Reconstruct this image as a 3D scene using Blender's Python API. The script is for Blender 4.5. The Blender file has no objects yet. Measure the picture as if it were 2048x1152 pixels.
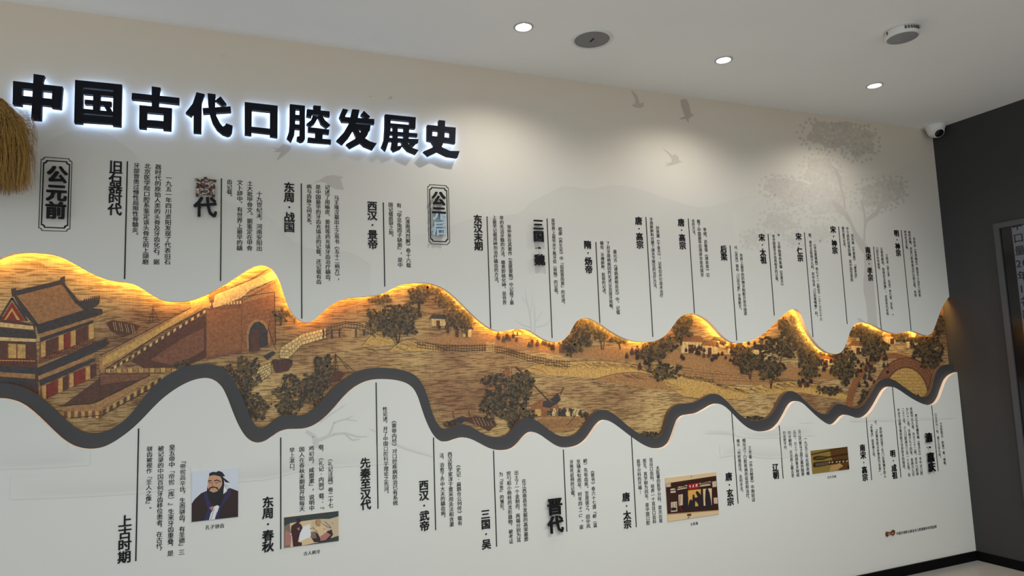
import bpy, bmesh, math, random
from mathutils import Vector
from mathutils.geometry import tessellate_polygon

# ------------------------------------------------------------------ camera
F_PX, YAW, PITCH, ROLL = 1374.953, 0.397350, 0.107280, -0.0367012
D = 3.27                       # camera to wall
H = 3.0                        # ceiling height
X0 = 4.7127                    # right wall
EYE = 1.4445
CAM = Vector((0.0, -D, EYE))
_f = Vector((math.sin(YAW)*math.cos(PITCH), math.cos(YAW)*math.cos(PITCH), math.sin(PITCH)))
_r = Vector((math.cos(YAW), -math.sin(YAW), 0.0))
_u = _r.cross(_f)
R_ = math.cos(ROLL)*_r + math.sin(ROLL)*_u
U_ = math.cos(ROLL)*_u - math.sin(ROLL)*_r

sc = bpy.context.scene
col = sc.collection
cam_d = bpy.data.cameras.new('camera')
cam = bpy.data.objects.new('camera', cam_d)
col.objects.link(cam)
from mathutils import Matrix
cam.matrix_world = Matrix(((R_.x, U_.x, -_f.x, CAM.x), (R_.y, U_.y, -_f.y, CAM.y), (R_.z, U_.z, -_f.z, CAM.z), (0, 0, 0, 1)))
cam_d.sensor_width = 36.0
cam_d.lens = 36.0*F_PX/2048.0
cam_d.clip_start = 0.05
sc.camera = cam

# ------------------------------------------------------------------ light
sc.view_settings.view_transform = 'Standard'
sc.view_settings.look = 'None'
sc.view_settings.exposure = 0.0
sc.view_settings.gamma = 1.0
sc.view_settings.use_curve_mapping = False
wd = bpy.data.worlds.new('room_surroundings')
sc.world = wd
wd.use_nodes = True
wd.node_tree.nodes['Background'].inputs[0].default_value = (0.93, 0.97, 1.0, 1)
wd.node_tree.nodes['Background'].inputs[1].default_value = 0.88
SPOT_POWER = 18.5
SPOT_COLOR = (1.0, 0.95, 0.88)
FILL_POWER = 62.0
LED_STRENGTH = 46.0
LED_COLOR = (1.0, 0.50, 0.10)
HALO_STRENGTH = 7.0
HALO_COLOR = (0.42, 0.60, 1.0)
DOWNLIGHTS = [(1.277, -0.481), (2.435, -0.487), (3.552, -0.485)]
FAR_FILL_SPOTS = [(0.6, -2.3), (1.9, -2.3), (3.0, -2.3), (4.0, -2.3)]  # unseen spots added to brighten floor, ceiling and lower wall
def spot(x, y, z, power, half, blend, color):
    l = bpy.data.lights.new('downlight_or_fill_spot', 'SPOT')  # shared by the visible downlights and the added fill spots
    l.energy = power; l.color = color; l.spot_size = 2*math.radians(half); l.spot_blend = blend
    l.shadow_soft_size = 0.022
    o = bpy.data.objects.new('downlight_or_fill_spot', l)
    o.location = (x, y, z)
    col.objects.link(o)
    return o
for (x, y) in FAR_FILL_SPOTS:
    spot(x, y, 2.97, FILL_POWER, 75, 0.6, SPOT_COLOR)

# ------------------------------------------------------------------ helpers
rnd = random.Random(7)
def ray(px, py):
    return R_*((px-1024)/F_PX) + U_*(-(py-576)/F_PX) + _f
def W(px, py, Y=0.0):            # a measured point on a plane parallel to the display wall
    d = ray(px, py)
    return CAM + d*((Y+D)/d.y)
def K(px, py, X=X0):             # a measured point on the dark side wall
    d = ray(px, py)
    return CAM + d*(X/d.x)

def srgb(r, g, b):
    f = lambda c: (c/255/12.92) if c/255 <= 0.04045 else ((c/255+0.055)/1.055)**2.4
    return (f(r), f(g), f(b))

_m = {}
def mat(name, color, rough=0.6, noise=0.0, nscale=8.0, emit=None, strength=0.0, metal=0.0, spec=0.5, alpha_attr=None, bump=0.0, bscale=60.0):
    if name in _m: return _m[name]
    m = bpy.data.materials.new(name); m.use_nodes = True
    nt = m.node_tree; b = nt.nodes['Principled BSDF']
    b.inputs['Roughness'].default_value = rough
    b.inputs['Metallic'].default_value = metal
    b.inputs['Specular IOR Level'].default_value = spec
    b.inputs['Base Color'].default_value = (*color, 1)
    geo = nt.nodes.new('ShaderNodeNewGeometry')
    if noise > 0:
        n = nt.nodes.new('ShaderNodeTexNoise'); n.inputs['Scale'].default_value = nscale; n.inputs['Detail'].default_value = 4
        nt.links.new(geo.outputs['Position'], n.inputs['Vector'])
        mr = nt.nodes.new('ShaderNodeMapRange'); mr.inputs[1].default_value = 0.3; mr.inputs[2].default_value = 0.7
        mr.inputs[3].default_value = 1-noise; mr.inputs[4].default_value = 1+noise
        nt.links.new(n.outputs['Fac'], mr.inputs[0])
        mx = nt.nodes.new('ShaderNodeVectorMath'); mx.operation = 'SCALE'
        mx.inputs[0].default_value = color
        nt.links.new(mr.outputs[0], mx.inputs['Scale'])
        nt.links.new(mx.outputs[0], b.inputs['Base Color'])
    if bump > 0:
        n2 = nt.nodes.new('ShaderNodeTexNoise'); n2.inputs['Scale'].default_value = bscale; n2.inputs['Detail'].default_value = 3
        nt.links.new(geo.outputs['Position'], n2.inputs['Vector'])
        bp = nt.nodes.new('ShaderNodeBump'); bp.inputs['Strength'].default_value = bump; bp.inputs['Distance'].default_value = 0.002
        nt.links.new(n2.outputs['Fac'], bp.inputs['Height']); nt.links.new(bp.outputs['Normal'], b.inputs['Normal'])
    if emit:
        b.inputs['Emission Color'].default_value = (*emit, 1)
        b.inputs['Emission Strength'].default_value = strength
    if alpha_attr:
        at = nt.nodes.new('ShaderNodeVertexColor'); at.layer_name = alpha_attr
        nt.links.new(at.outputs['Color'], b.inputs['Alpha'])
    _m[name] = m
    return m

_loc = {}
def tag(o, label=None, cat=None, group=None, kind=None):
    if label: o['label'] = label
    if cat: o['category'] = cat
    if group: o['group'] = group
    if kind: o['kind'] = kind
    return o
def empty(name, loc, label=None, cat=None, group=None, kind=None):
    o = bpy.data.objects.new(name, None); o.empty_display_size = 0.05
    o.location = loc; col.objects.link(o); _loc[o.name] = Vector(loc)
    return tag(o, label, cat, group, kind)

class MB:
    """collects faces in world space and links them as one mesh object"""
    def __init__(s): s.v = []; s.f = []; s.mi = []; s.al = []
    def face(s, pts, mi=0, al=1.0):
        n = len(s.v); s.v += [Vector(p) for p in pts]
        s.al += (list(al) if isinstance(al, (list, tuple)) else [al]*len(pts))
        s.f.append(list(range(n, n+len(pts)))); s.mi.append(mi)
    def flat(s, pts, mi=0, holes=(), al=1.0):
        loops = [[Vector(p) for p in pts]] + [[Vector(p) for p in h] for h in holes]
        tri = tessellate_polygon(loops)
        n = len(s.v); allp = [p for l in loops for p in l]
        s.v += allp
        s.al += (list(al) if isinstance(al, (list, tuple)) else [al]*len(allp))
        for t in tri: s.f.append([n+i for i in t]); s.mi.append(mi)
    def slab(s, pts, y0, y1, mi=0, holes=(), mi_side=None, scale_pts=None):
        """prism between planes y0 (front) and y1 (back), outline in x,z"""
        ms = mi if mi_side is None else mi_side
        P = [(p[0], p[1]) if len(p) == 2 else (p[0], p[2]) for p in pts]
        Hs = [[(p[0], p[1]) if len(p) == 2 else (p[0], p[2]) for p in h] for h in holes]
        for y in (y0, y1):
            s.flat([(a, y, b) for a, b in P], mi, [[(a, y, b) for a, b in h] for h in Hs])
        for l in [P]+Hs:
            for i in range(len(l)):
                a, b = l[i], l[(i+1) % len(l)]
                s.face([(a[0], y0, a[1]), (b[0], y0, b[1]), (b[0], y1, b[1]), (a[0], y1, a[1])], ms)
    def box(s, a, b, mi=0):
        x0, y0, z0 = a; x1, y1, z1 = b
        c = [(x0,y0,z0),(x1,y0,z0),(x1,y1,z0),(x0,y1,z0),(x0,y0,z1),(x1,y0,z1),(x1,y1,z1),(x0,y1,z1)]
        for q in ((0,3,2,1),(4,5,6,7),(0,1,5,4),(1,2,6,5),(2,3,7,6),(3,0,4,7)): s.face([c[i] for i in q], mi)
    def lathe(s, c, prof, n=40, mi=0, axis=Vector((0,0,1)), mis=None):
        c = Vector(c); axis = axis.normalized()
        t = Vector((1,0,0)) if abs(axis.x) < 0.9 else Vector((0,1,0))
        a = axis.cross(t).normalized(); b = axis.cross(a)
        for k in range(len(prof)-1):
            (r0, z0), (r1, z1) = prof[k], prof[k+1]
            for i in range(n):
                p, q = 2*math.pi*i/n, 2*math.pi*(i+1)/n
                f = lambda r, z, w: c + axis*z + (a*math.cos(w)+b*math.sin(w))*r
                pts = [f(r0,z0,p), f(r0,z0,q), f(r1,z1,q), f(r1,z1,p)]
                if r0 < 1e-7: pts = [pts[0], pts[2], pts[3]]
                elif r1 < 1e-7: pts = pts[:3]
                s.face(pts, mis[k] if mis else mi)
    def build(s, name, mats, parent=None, smooth=False, label=None, cat=None, group=None, kind=None, weld=False, alpha=False):
        off = _loc[parent.name] if parent else Vector((0,0,0))
        me = bpy.data.meshes.new(name)
        me.from_pydata([tuple(p-off) for p in s.v], [], s.f)
        if not isinstance(mats, (list, tuple)): mats = [mats]
        for m in mats: me.materials.append(m)
        me.polygons.foreach_set('material_index', s.mi)
        if alpha:
            ca = me.color_attributes.new('ink', 'FLOAT_COLOR', 'POINT')
            buf = []
            for a in s.al: buf += [a, a, a, 1]
            ca.data.foreach_set('color', buf)
        if weld or smooth:
            bm = bmesh.new(); bm.from_mesh(me)
            bmesh.ops.remove_doubles(bm, verts=bm.verts, dist=1e-6)
            bmesh.ops.recalc_face_normals(bm, faces=bm.faces)
            if smooth:
                for f in bm.faces: f.smooth = True
                for e in bm.edges:
                    if len(e.link_faces) == 2 and e.calc_face_angle(0) > 0.6: e.smooth = False
            bm.to_mesh(me); bm.free()
        me.update()
        o = bpy.data.objects.new(name, me); col.objects.link(o)
        if parent: o.parent = parent
        _loc[o.name] = off
        return tag(o, label, cat, group, kind)
    def build_thing(s, name, mats, base, **kw):     # a thing that is one mesh, origin at its base
        e = Vector(base)
        s.v = [p-e for p in s.v]
        o = s.build(name, mats, None, **kw); o.location = e; _loc[o.name] = e
        return o

def crom(pts, k=4, smooth=1):
    P = [Vector(p) for p in pts]
    for _ in range(smooth):
        P = [P[0]] + [P[i-1]*0.2+P[i]*0.6+P[i+1]*0.2 for i in range(1, len(P)-1)] + [P[-1]]
    out = []
    for i in range(len(P)-1):
        p0 = P[max(i-1,0)]; p1 = P[i]; p2 = P[i+1]; p3 = P[min(i+2,len(P)-1)]
        for j in range(k):
            t = j/k
            out.append(0.5*((2*p1)+(p2-p0)*t+(2*p0-5*p1+4*p2-p3)*t*t+(3*p1-p0-3*p2+p3)*t**3))
    out.append(P[-1])
    return out

# ------------------------------------------------------------------ materials
M_black = mat('black_acrylic', (0.008,0.008,0.010), 0.5, spec=0.2)
M_ink = mat('black_vinyl', (0.008,0.008,0.009), 0.6, spec=0.2)
M_white = mat('white_plastic', (0.72,0.72,0.70), 0.4)
M_ceil = mat('ceiling_paint', (0.90,0.90,0.875), 0.8, noise=0.015, nscale=2)
M_dark = mat('charcoal_paint', srgb(46,47,49), 0.7, noise=0.04, nscale=1.5)
M_floor = mat('grey_floor', (0.30,0.295,0.28), 0.35, noise=0.06, nscale=3)
M_base = mat('black_skirting', (0.003,0.003,0.0035), 0.6, spec=0.08)
M_band = mat('charcoal_band', srgb(58,60,64), 0.55)
M_bandedge = mat('band_edge_brown', srgb(72,60,55), 0.6)
M_panedge = mat('cream_edge', (0.74,0.70,0.67), 0.6)

def wallpaper(name='printed_wallpaper', ink=None):
    m = bpy.data.materials.new(name); m.use_nodes = True
    nt = m.node_tree; b = nt.nodes['Principled BSDF']; b.inputs['Roughness'].default_value = 0.55
    b.inputs['Specular IOR Level'].default_value = 0.25
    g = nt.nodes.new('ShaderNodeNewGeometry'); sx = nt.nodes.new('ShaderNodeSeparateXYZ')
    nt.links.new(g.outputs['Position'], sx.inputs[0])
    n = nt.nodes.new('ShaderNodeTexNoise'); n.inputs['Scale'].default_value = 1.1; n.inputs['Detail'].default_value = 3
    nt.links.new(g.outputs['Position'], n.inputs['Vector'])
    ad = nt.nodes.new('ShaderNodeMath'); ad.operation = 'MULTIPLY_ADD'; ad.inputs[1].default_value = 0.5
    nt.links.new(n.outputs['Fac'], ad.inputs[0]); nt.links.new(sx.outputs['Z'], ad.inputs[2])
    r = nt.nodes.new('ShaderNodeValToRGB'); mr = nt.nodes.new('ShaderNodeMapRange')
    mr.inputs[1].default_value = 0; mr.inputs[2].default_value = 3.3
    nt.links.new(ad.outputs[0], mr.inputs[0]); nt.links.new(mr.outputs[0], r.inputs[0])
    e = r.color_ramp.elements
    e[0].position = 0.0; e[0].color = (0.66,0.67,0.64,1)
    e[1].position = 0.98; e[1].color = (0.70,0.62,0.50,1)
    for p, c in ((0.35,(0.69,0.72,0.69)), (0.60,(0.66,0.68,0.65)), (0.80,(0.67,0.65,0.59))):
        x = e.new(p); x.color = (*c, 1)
    if ink:
        at = nt.nodes.new('ShaderNodeVertexColor'); at.layer_name = 'ink'
        mx = nt.nodes.new('ShaderNodeMix'); mx.data_type = 'RGBA'
        mx.inputs[7].default_value = (*ink, 1)
        nt.links.new(at.outputs['Color'], mx.inputs[0]); nt.links.new(r.outputs[0], mx.inputs[6])
        nt.links.new(mx.outputs[2], b.inputs['Base Color'])
    else: nt.links.new(r.outputs[0], b.inputs['Base Color'])
    return m
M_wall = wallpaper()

# ------------------------------------------------------------------ structure
XL = -2.6
YB = -5.0
T_PX = [(-330,560),(-270,590),(-210,604),(-150,592),(-95,560),(-45,533),(0,517),(25,506),(50,504.5),(75,504.5),(100,507.5),(120,512.5),(140,522.5),(160,534.5),(180,545.5),(200,554.5),(220,560.5),(240,563.5),(255,564.5),(270,568),(285,577.5),(300,588),(315,597),(330,602),(350,604.2),(370,603),(390,599),(410,591),(430,580),(450,569),(470,556),(490,543),(507,532.5),(520,529.5),(532.5,530.5),(542.5,535.7),(552.5,547.5),(560,562.5),(566,582.5),(572.5,602.5),(580,620),(590,635),(602.5,643.7),(615,646.5),(627.5,642),(640,630),(655,615),(670,605),(685,598),(705,594.5),(725,593),(745,592.5),(760,589.5),(775,583),(790,574.5),(805,568),(825,565.5),(845,565),(865,567.5),(880,572.5),(895,581),(910,594),(925,608.7),(940,624),(955,639),(970,650),(984,660),(1000,664),(1015,661),(1030,658),(1045,656.7),(1057.5,659.5),(1070,667.5),(1082.5,676),(1095,682.5),(1110,685.5),(1122.5,683),(1132.5,676),(1140,666),(1146,654),(1152.5,642.5),(1160,637),(1172.5,635),(1185,638.7),(1197.5,646),(1212.5,656),(1227.5,666),(1242.5,674.5),(1257.5,680),(1275,683.7),(1292.5,685),(1310,683),(1325,676),(1337.5,665),(1347.5,650),(1355,638.7),(1365,630),(1377.5,626.5),(1390,627.5),(1401,631),(1412.5,637.5),(1425,648.7),(1435,661),(1447.5,675),(1460,683.7),(1472.5,687),(1487.5,685.7),(1502.5,682),(1517.5,675),(1532.5,663.7),(1547.5,648.7),(1562.5,633.7),(1575,622.5),(1584,618),(1593.7,617.5),(1601,623.7),(1606,637.5),(1612.5,655),(1622.5,672.5),(1632.5,687.5),(1645,700),(1660,707.5),(1675,709.5),(1685,703.7),(1691,692.5),(1696,677.5),(1700,663.7),(1706,651),(1716,645),(1730,644),(1745,647.5),(1755,653.7),(1767.5,661),(1782.5,666),(1797.5,668),(1810,664.5),(1822.5,660.5),(1832.5,663.7),(1845,670),(1857.5,671.7),(1865,665),(1871,652.5),(1876,635),(1882.5,618.7),(1890,603.7),(1899,593)]
W_PX = [(-330,745),(-270,760),(-200,790),(-140,815),(-80,812),(-30,798),(0,795),(25,799.5),(45,807),(65,822.5),(85,841),(105,861),(125,880),(145,892.5),(165,898),(185,899),(205,896),(225,886),(245,872.5),(265,857.5),(285,838),(305,816),(325,796),(350,777.5),(375,763.7),(395,757),(415,754.5),(430,760),(445,772.5),(455,795),(465,822.5),(475,847.5),(487.5,870),(500,883),(515,887.5),(530,884),(545,872.5),(560,862),(575,858),(595,858.7),(610,858),(625,853),(640,844),(655,831),(670,815),(685,796),(700,781),(717.5,768.7),(735,761),(752.5,758),(775,758),(795,760),(815,766),(827.5,776),(836,792.5),(842.5,815),(850,837.5),(860,860),(870,876),(882.5,884.5),(897.5,884.5),(910,878.5),(925,874.5),(940,876),(957.5,885.5),(975,895.5),(992,901),(1010,901.5),(1025,899),(1037.5,887.5),(1047.5,873.5),(1057.5,864.7),(1067.5,863),(1080,868.7),(1095,880),(1110,891),(1125,896.5),(1142.5,896),(1160,891),(1172.5,881),(1182.5,867.5),(1192.5,851),(1202.5,841),(1212.5,838.7),(1225,845),(1240,856),(1255,868),(1270,879),(1285,889),(1300,896),(1315,898),(1330,896),(1340,887.5),(1346,872.5),(1352.5,852.5),(1357.5,838),(1366,830.5),(1380,829),(1395,828),(1410,818.7),(1425,808.7),(1437.5,806),(1449,811.5),(1462.5,823.7),(1475,838.7),(1487.5,850),(1500,858.7),(1515,863.7),(1532.5,863.7),(1547.5,860),(1560,847.5),(1570,830),(1577.5,813.7),(1585,803.7),(1595,801),(1605,805),(1617.5,817.5),(1630,830),(1642.5,840),(1655,849.5),(1669,851),(1676,842.5),(1684,832.5),(1692.5,828),(1702.5,832.5),(1715,837.5),(1727.5,837),(1740,827.5),(1750,812.5),(1760,793.7),(1767.5,780),(1776,773),(1786,773),(1797.5,778.7),(1812.5,790),(1830,801),(1847.5,809.5),(1862.5,811.5),(1872.5,807.5),(1880,796),(1886,777.5),(1892.5,757.5),(1902.5,748.7),(1914.5,744.5)]
K_PX = [(-330,715),(-270,730),(-200,760),(-140,785),(-80,782),(-30,768),(0,764.5),(25,768.7),(50,776),(75,788.7),(95,806),(115,825),(135,845),(155,860),(175,867),(195,867.5),(215,862.5),(235,851),(250,840),(265,825),(280,805),(295,785),(312.5,766),(332.5,751),(355,738.7),(377.5,730.5),(400,727.5),(425,728),(442.5,733.7),(457.5,745),(470,761),(480,782.5),(490,807.5),(498,829),(507.5,848.7),(517.5,857.5),(527.5,857),(540,847.5),(550,837.5),(562.5,830.5),(575,829.5),(595,832.5),(610,830.5),(625,821),(640,805),(655,787.5),(670,771),(685,760),(700,750),(717.5,741),(737.5,736),(760,735),(782.5,736),(805,739.5),(822.5,745),(835,753.7),(845,767.5),(852.5,785),(859,805),(865,827.5),(872.5,845),(882.5,857.5),(892.5,859.5),(905,853.7),(920,848),(932.5,848),(947.5,856),(962.5,866),(978,873),(995,875.5),(1010,873.7),(1022.5,863.7),(1032.5,847.5),(1042.5,837.5),(1055,835),(1067.5,837.5),(1080,845),(1095,857.5),(1110,868.7),(1125,874),(1142.5,873.7),(1157.5,866),(1167.5,852.5),(1177.5,837.5),(1187.5,825),(1200,818.7),(1215,820),(1230,828.7),(1245,842.5),(1260,855.5),(1277.5,867.5),(1295,876),(1310,878),(1322.5,872.5),(1329,857.5),(1332.5,840),(1337.5,822.5),(1347.5,811),(1360,807.5),(1375,807.5),(1390,806),(1405,796),(1420,787.5),(1432,786.5),(1442,791.5),(1453,801),(1465,815),(1477.5,827.5),(1490,837),(1505,842.5),(1522.5,842.5),(1537.5,835),(1550,822.5),(1557.5,805),(1565,790),(1575,782.5),(1585,781),(1595,786),(1607.5,798.7),(1620,812.5),(1635,823.7),(1647.5,830),(1657.5,828.7),(1662.5,817.5),(1670,808.7),(1680,806),(1690,810),(1702.5,816),(1715,817.5),(1727.5,811),(1737.5,797.5),(1747.5,777.5),(1755,763.7),(1765,757),(1777.5,755.5),(1790,760),(1802.5,770),(1820,782.5),(1837.5,793.7),(1850,796),(1860,789),(1865,775),(1867.7,760),(1871.5,742),(1881,731.5),(1892,728.8),(1904,728.8)]
D_BAND, D_MURAL = 0.0235, 0.05
T = crom([W(*p) for p in T_PX]);  T[0].x = XL; T[-1].x = X0
Wc = crom([W(*p) for p in W_PX]); Wc[0].x = XL; Wc[-1].x = X0
Kc = crom([W(*p, D_BAND) for p in K_PX]); Kc[0].x = XL; Kc[-1].x = X0
for c in (T, Wc, Kc):
    for p in c: p.x = max(XL, min(X0, p.x))

m = MB(); m.box((XL, D_MURAL+0.012, 0), (X0+0.12, 0.2, H+0.0)); m.face([(XL,D_MURAL+.012,0),(X0,D_MURAL+.012,0),(X0,D_MURAL+.012,H),(XL,D_MURAL+.012,H)])
wall_back = m.build('wall_back', mat('wall_board', (0.5,0.5,0.5), 0.8), kind='structure')
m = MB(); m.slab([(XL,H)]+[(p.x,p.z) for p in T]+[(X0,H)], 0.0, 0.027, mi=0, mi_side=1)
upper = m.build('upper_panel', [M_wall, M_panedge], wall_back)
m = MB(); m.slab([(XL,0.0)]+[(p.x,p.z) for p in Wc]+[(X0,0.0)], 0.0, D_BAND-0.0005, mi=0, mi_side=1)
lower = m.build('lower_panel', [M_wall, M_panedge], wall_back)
m = MB(); m.slab([(XL,0.30)]+[(p.x,p.z) for p in Kc]+[(X0,0.30)], D_BAND, D_MURAL-0.002, mi=0, mi_side=1)
m.build_thing('wave_band', [M_band, M_bandedge], (1.0, D_BAND, 0.3), label='charcoal wave-shaped band running along the lower edge of the river mural', cat='wall band')

m = MB(); m.box((X0, YB, 0), (X0+0.12, D_MURAL+0.012, H)); m.build('wall_right', M_dark, kind='structure')
m = MB(); m.box((XL, YB, -0.1), (X0+0.12, 0.2, 0.0)); m.build('floor', M_floor, kind='structure')
m = MB()
circ = lambda x, y, r, n=32: [(x+r*math.cos(2*math.pi*i/n), y+r*math.sin(2*math.pi*i/n)) for i in range(n)]
R_HOLE = 0.038
holes = [circ(x, y, R_HOLE) for x, y in DOWNLIGHTS]
outer = [(XL,YB),(X0+0.12,YB),(X0+0.12,0.2),(XL,0.2)]
m.flat([(a,b,H) for a,b in outer], 0, [[(a,b,H) for a,b in h] for h in holes])
m.box((XL,YB,H+0.10),(X0+0.12,0.2,H+0.14))
for a,b in ((0,1),(1,2),(2,3),(3,0)):
    m.face([(*outer[a],H),(*outer[b],H),(*outer[b],H+.12),(*outer[a],H+.12)])
m.build('ceiling', M_ceil, kind='structure')
m = MB(); m.box((XL,-0.012,0),(X0-0.0005,-0.0003,0.0595)); m.build('baseboard_back', M_base, kind='structure')
m = MB(); m.box((X0-0.012,YB,0),(X0-0.0003,-0.0125,0.0595)); m.build('baseboard_right', M_base, kind='structure')

# ------------------------------------------------------------------ warm light strip behind the upper edge
m = MB(); nrm = []
for i, p in enumerate(T):
    a = T[max(i-1,0)]; b = T[min(i+1,len(T)-1)]
    t = (b-a); t.y = 0; t.normalize(); nrm.append(Vector((-t.z, 0, t.x)))
pts = [p+n*0.022 for p, n in zip(T, nrm)]
pts = [p for p in pts if XL+0.01 < p.x < X0-0.01]
for i in range(len(pts)-1):
    a, b = pts[i], pts[i+1]
    if (b-a).length > 0.08 : continue
    m.face([(a.x,0.030,a.z),(b.x,0.030,b.z),(b.x,0.044,b.z),(a.x,0.044,a.z)])
led = m.build_thing('light_strip', mat('warm_led', (0.9,0.7,0.4), 0.5, emit=LED_COLOR, strength=LED_STRENGTH), (1.0,0.035,2.0),
    label='warm amber light strip hidden behind the wavy edge above the mural', cat='light strip')

# ------------------------------------------------------------------ glyphs
_g = {}
def glyph(ch, bold):
    key = (ch, round(bold, 3))
    if key in _g: return _g[key]
    c = bpy.data.curves.new('t', 'FONT'); c.body = ch; c.size = 1; c.offset = bold; c.resolution_u = 2
    o = bpy.data.objects.new('t', c); col.objects.link(o)
    dg = bpy.context.evaluated_depsgraph_get()
    me = bpy.data.meshes.new_from_object(o.evaluated_get(dg))
    vs = [(v.co.x, v.co.y+0.12) for v in me.vertices]
    fs = [list(p.vertices) for p in me.polygons]
    cnt = {}
    for f in fs:
        for i in range(len(f)):
            e = (f[i], f[(i+1) % len(f)]); k = (min(e), max(e)); cnt.setdefault(k, []).append(e)
    es = [v[0] for v in cnt.values() if len(v) == 1]
    bpy.data.objects.remove(o); bpy.data.meshes.remove(me); bpy.data.curves.remove(c)
    _g[key] = (vs, fs, es)
    return _g[key]
VERT = {'，':'︐','、':'︑','。':'︒','：':'︓'}
def put(mb, ch, cx, zb, s, y, bold=0.012, depth=0.0, sx=1.0, mi=0, vertical=True):
    """one character: cell bottom at zb, centred on cx, em size s"""
    if ch in '·':
        r = 0.085*s
        mb_pts = [(cx+r*math.cos(a*math.pi/5), zb+s*0.5+r*math.sin(a*math.pi/5)) for a in range(10)]
        if depth: mb.slab(mb_pts, y, y+depth, mi)
        else: mb.flat([(a, y, b) for a, b in mb_pts], mi)
        return
    if vertical: ch = VERT.get(ch, ch)
    vs, fs, es = glyph(ch, 0.0)
    if bold < 0.02: offs = [(-bold,0.3*bold),(bold,-0.3*bold)]
    else: offs = [(bold*a, bold*b) for a, b in ((-1,-.7),(1,-.7),(-1,.7),(1,.7),(0,0))]
    for k, (ox, oz) in enumerate(offs):
        yk = y+k*0.00004
        P = [(cx+(a-0.5+ox)*s*sx, zb+(b+oz)*s) for a, b in vs]
        n = len(mb.v); mb.v += [Vector((a, yk, b)) for a, b in P]; mb.al += [1.0]*len(P)
        for f in fs: mb.f.append([n+i for i in f]); mb.mi.append(mi)
        if depth:
            for i, j in es:
                mb.face([(P[i][0],yk,P[i][1]),(P[j][0],yk,P[j][1]),(P[j][0],y+depth,P[j][1]),(P[i][0],y+depth,P[i][1])], mi)

def column(parent, text, xt, yt, xb, yb, bold=0.016):
    a, b = W(xt, yt), W(xb, yb); cx = (a.x+b.x)/2; n = len(text); h = (a.z-b.z)/n
    mb = MB()
    for i, ch in enumerate(text):
        if ch != ' ': put(mb, ch, cx, a.z-(i+1)*h, h*1.03, -0.0014, bold)
    mb.build('text_column', M_ink, parent)

def entry(label, head, hxt, hyt, hxb, hyb, rule, cols, raised=False, group=None, size=1.04, mats=None):
    a, b = W(hxt, hyt), W(hxb, hyb); cx = (a.x+b.x)/2; n = len(head); h = (a.z-b.z)/n
    r0, r1 = W(*rule[0]), W(*rule[1]); rx = (r0.x+r1.x)/2
    e = empty('timeline_entry', (rx, 0, r1.z), label, 'wall text', group)
    y, dep = (-0.019, 0.009) if raised else (-0.003, 0.0028)
    if raised:
        off = W(hxt, hyt, y); off2 = W(hxb, hyb, y); cx = (off.x+off2.x)/2; a, b = off, off2; h = (a.z-b.z)/n
    for i, ch in enumerate(head):
        mb = MB(); put(mb, ch, cx, a.z-(i+1)*h, h*size, y, 0.025 if raised else 0.023, dep)
        if raised:
            for dx in (-0.2, 0.2):          # mounting pins
                zc = a.z-(i+0.5)*h
                mb.box((cx+dx*h-0.0015, y+dep, zc-0.0015), (cx+dx*h+0.0015, -0.0002, zc+0.0015))
        mm = (mats or {}).get(i, M_black)
        mb.build('heading_character', mm, e, label=('heading character showing peeling brown and cream film' if (mats and i in mats) else None))
    mb = MB(); w = 0.0022
    mb.box((rx-w, -0.0022, r1.z), (rx+w, -0.0002, r0.z)); mb.build('rule_line', M_ink, e)
    for c in cols: column(e, *c)
    return e

def peel():
    m = bpy.data.materials.new('peeling_film'); m.use_nodes = True; nt = m.node_tree; b = nt.nodes['Principled BSDF']
    g = nt.nodes.new('ShaderNodeNewGeometry'); v = nt.nodes.new('ShaderNodeTexNoise'); v.inputs['Scale'].default_value = 55; v.inputs['Detail'].default_value = 1
    nt.links.new(g.outputs['Position'], v.inputs['Vector'])
    r = nt.nodes.new('ShaderNodeValToRGB'); r.color_ramp.interpolation = 'CONSTANT'
    e = r.color_ramp.elements; e[0].position = 0; e[0].color = (0.03,0.012,0.01,1); e[1].position = 0.53; e[1].color = (0.60,0.43,0.30,1)
    x = e.new(0.46); x.color = (0.12,0.05,0.03,1); x = e.new(0.62); x.color = (0.2,0.22,0.26,1)
    nt.links.new(v.outputs['Fac'], r.inputs[0]); nt.links.new(r.outputs[0], b.inputs['Base Color']); b.inputs['Roughness'].default_value = 0.3
    return m
M_peel = peel()
GU, GL = 'timeline entries above the mural', 'timeline entries below the mural'
entry('vertical timeline text headed 旧石器时代, first entry right of the left framed plaque', '旧石器时代', 231.6,323,230,431.5, ((256,323),(248,558)), [
 ('牙部曾患过慢性局限性骨髓炎。',273,325.9,270.6,476.5), ('北京医学院口腔系鉴定该头骨生前上颌磨',295.2,327,290.7,529.5),
 ('器时代的原始人类的头骨及牙齿化石，据',316.9,328.7,312.5,529.5), ('一九五一年四川资阳发现了代表旧石',337.8,350.6,335,529.5)], group=GU, size=1.12)
entry('timeline text whose heading 商代 has a brown peeling first character, left of centre', '商代', 411.8,355,410,434.5, ((443,357),(441,562)), [
 ('齿记载。',459.8,358.9,458,399), ('文卜辞中，有世界上最早的龋',480.3,359.8,478.7,501.7), ('土大批甲骨文。据鉴定在甲骨',500,361.5,499,502), ('十九世纪末，河南安阳出',519.5,382.6,518,502.5)], raised=True, group=GU, mats={0:M_peel}, size=1.06)
entry('timeline text headed 东周·战国 with four paragraph columns, below a printed bird', '东周·战国', 578.7,365.5,578.3,465, ((603,367),(603,637)), [
 ('病与齿脉之间关系。',618.2,368.5,618.5,455), ('是中国最早的牙齿充填法的记载。还记载有齿',637,369.5,637,568.7), ('记述了用榆皮、姜桂等药充填牙齿治疗龋齿，',655,370,655.7,569), ('马王堆汉墓出土之帛书︽五十二病方︾，',673,391,674.5,567)], group=GU, size=1.05)
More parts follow.
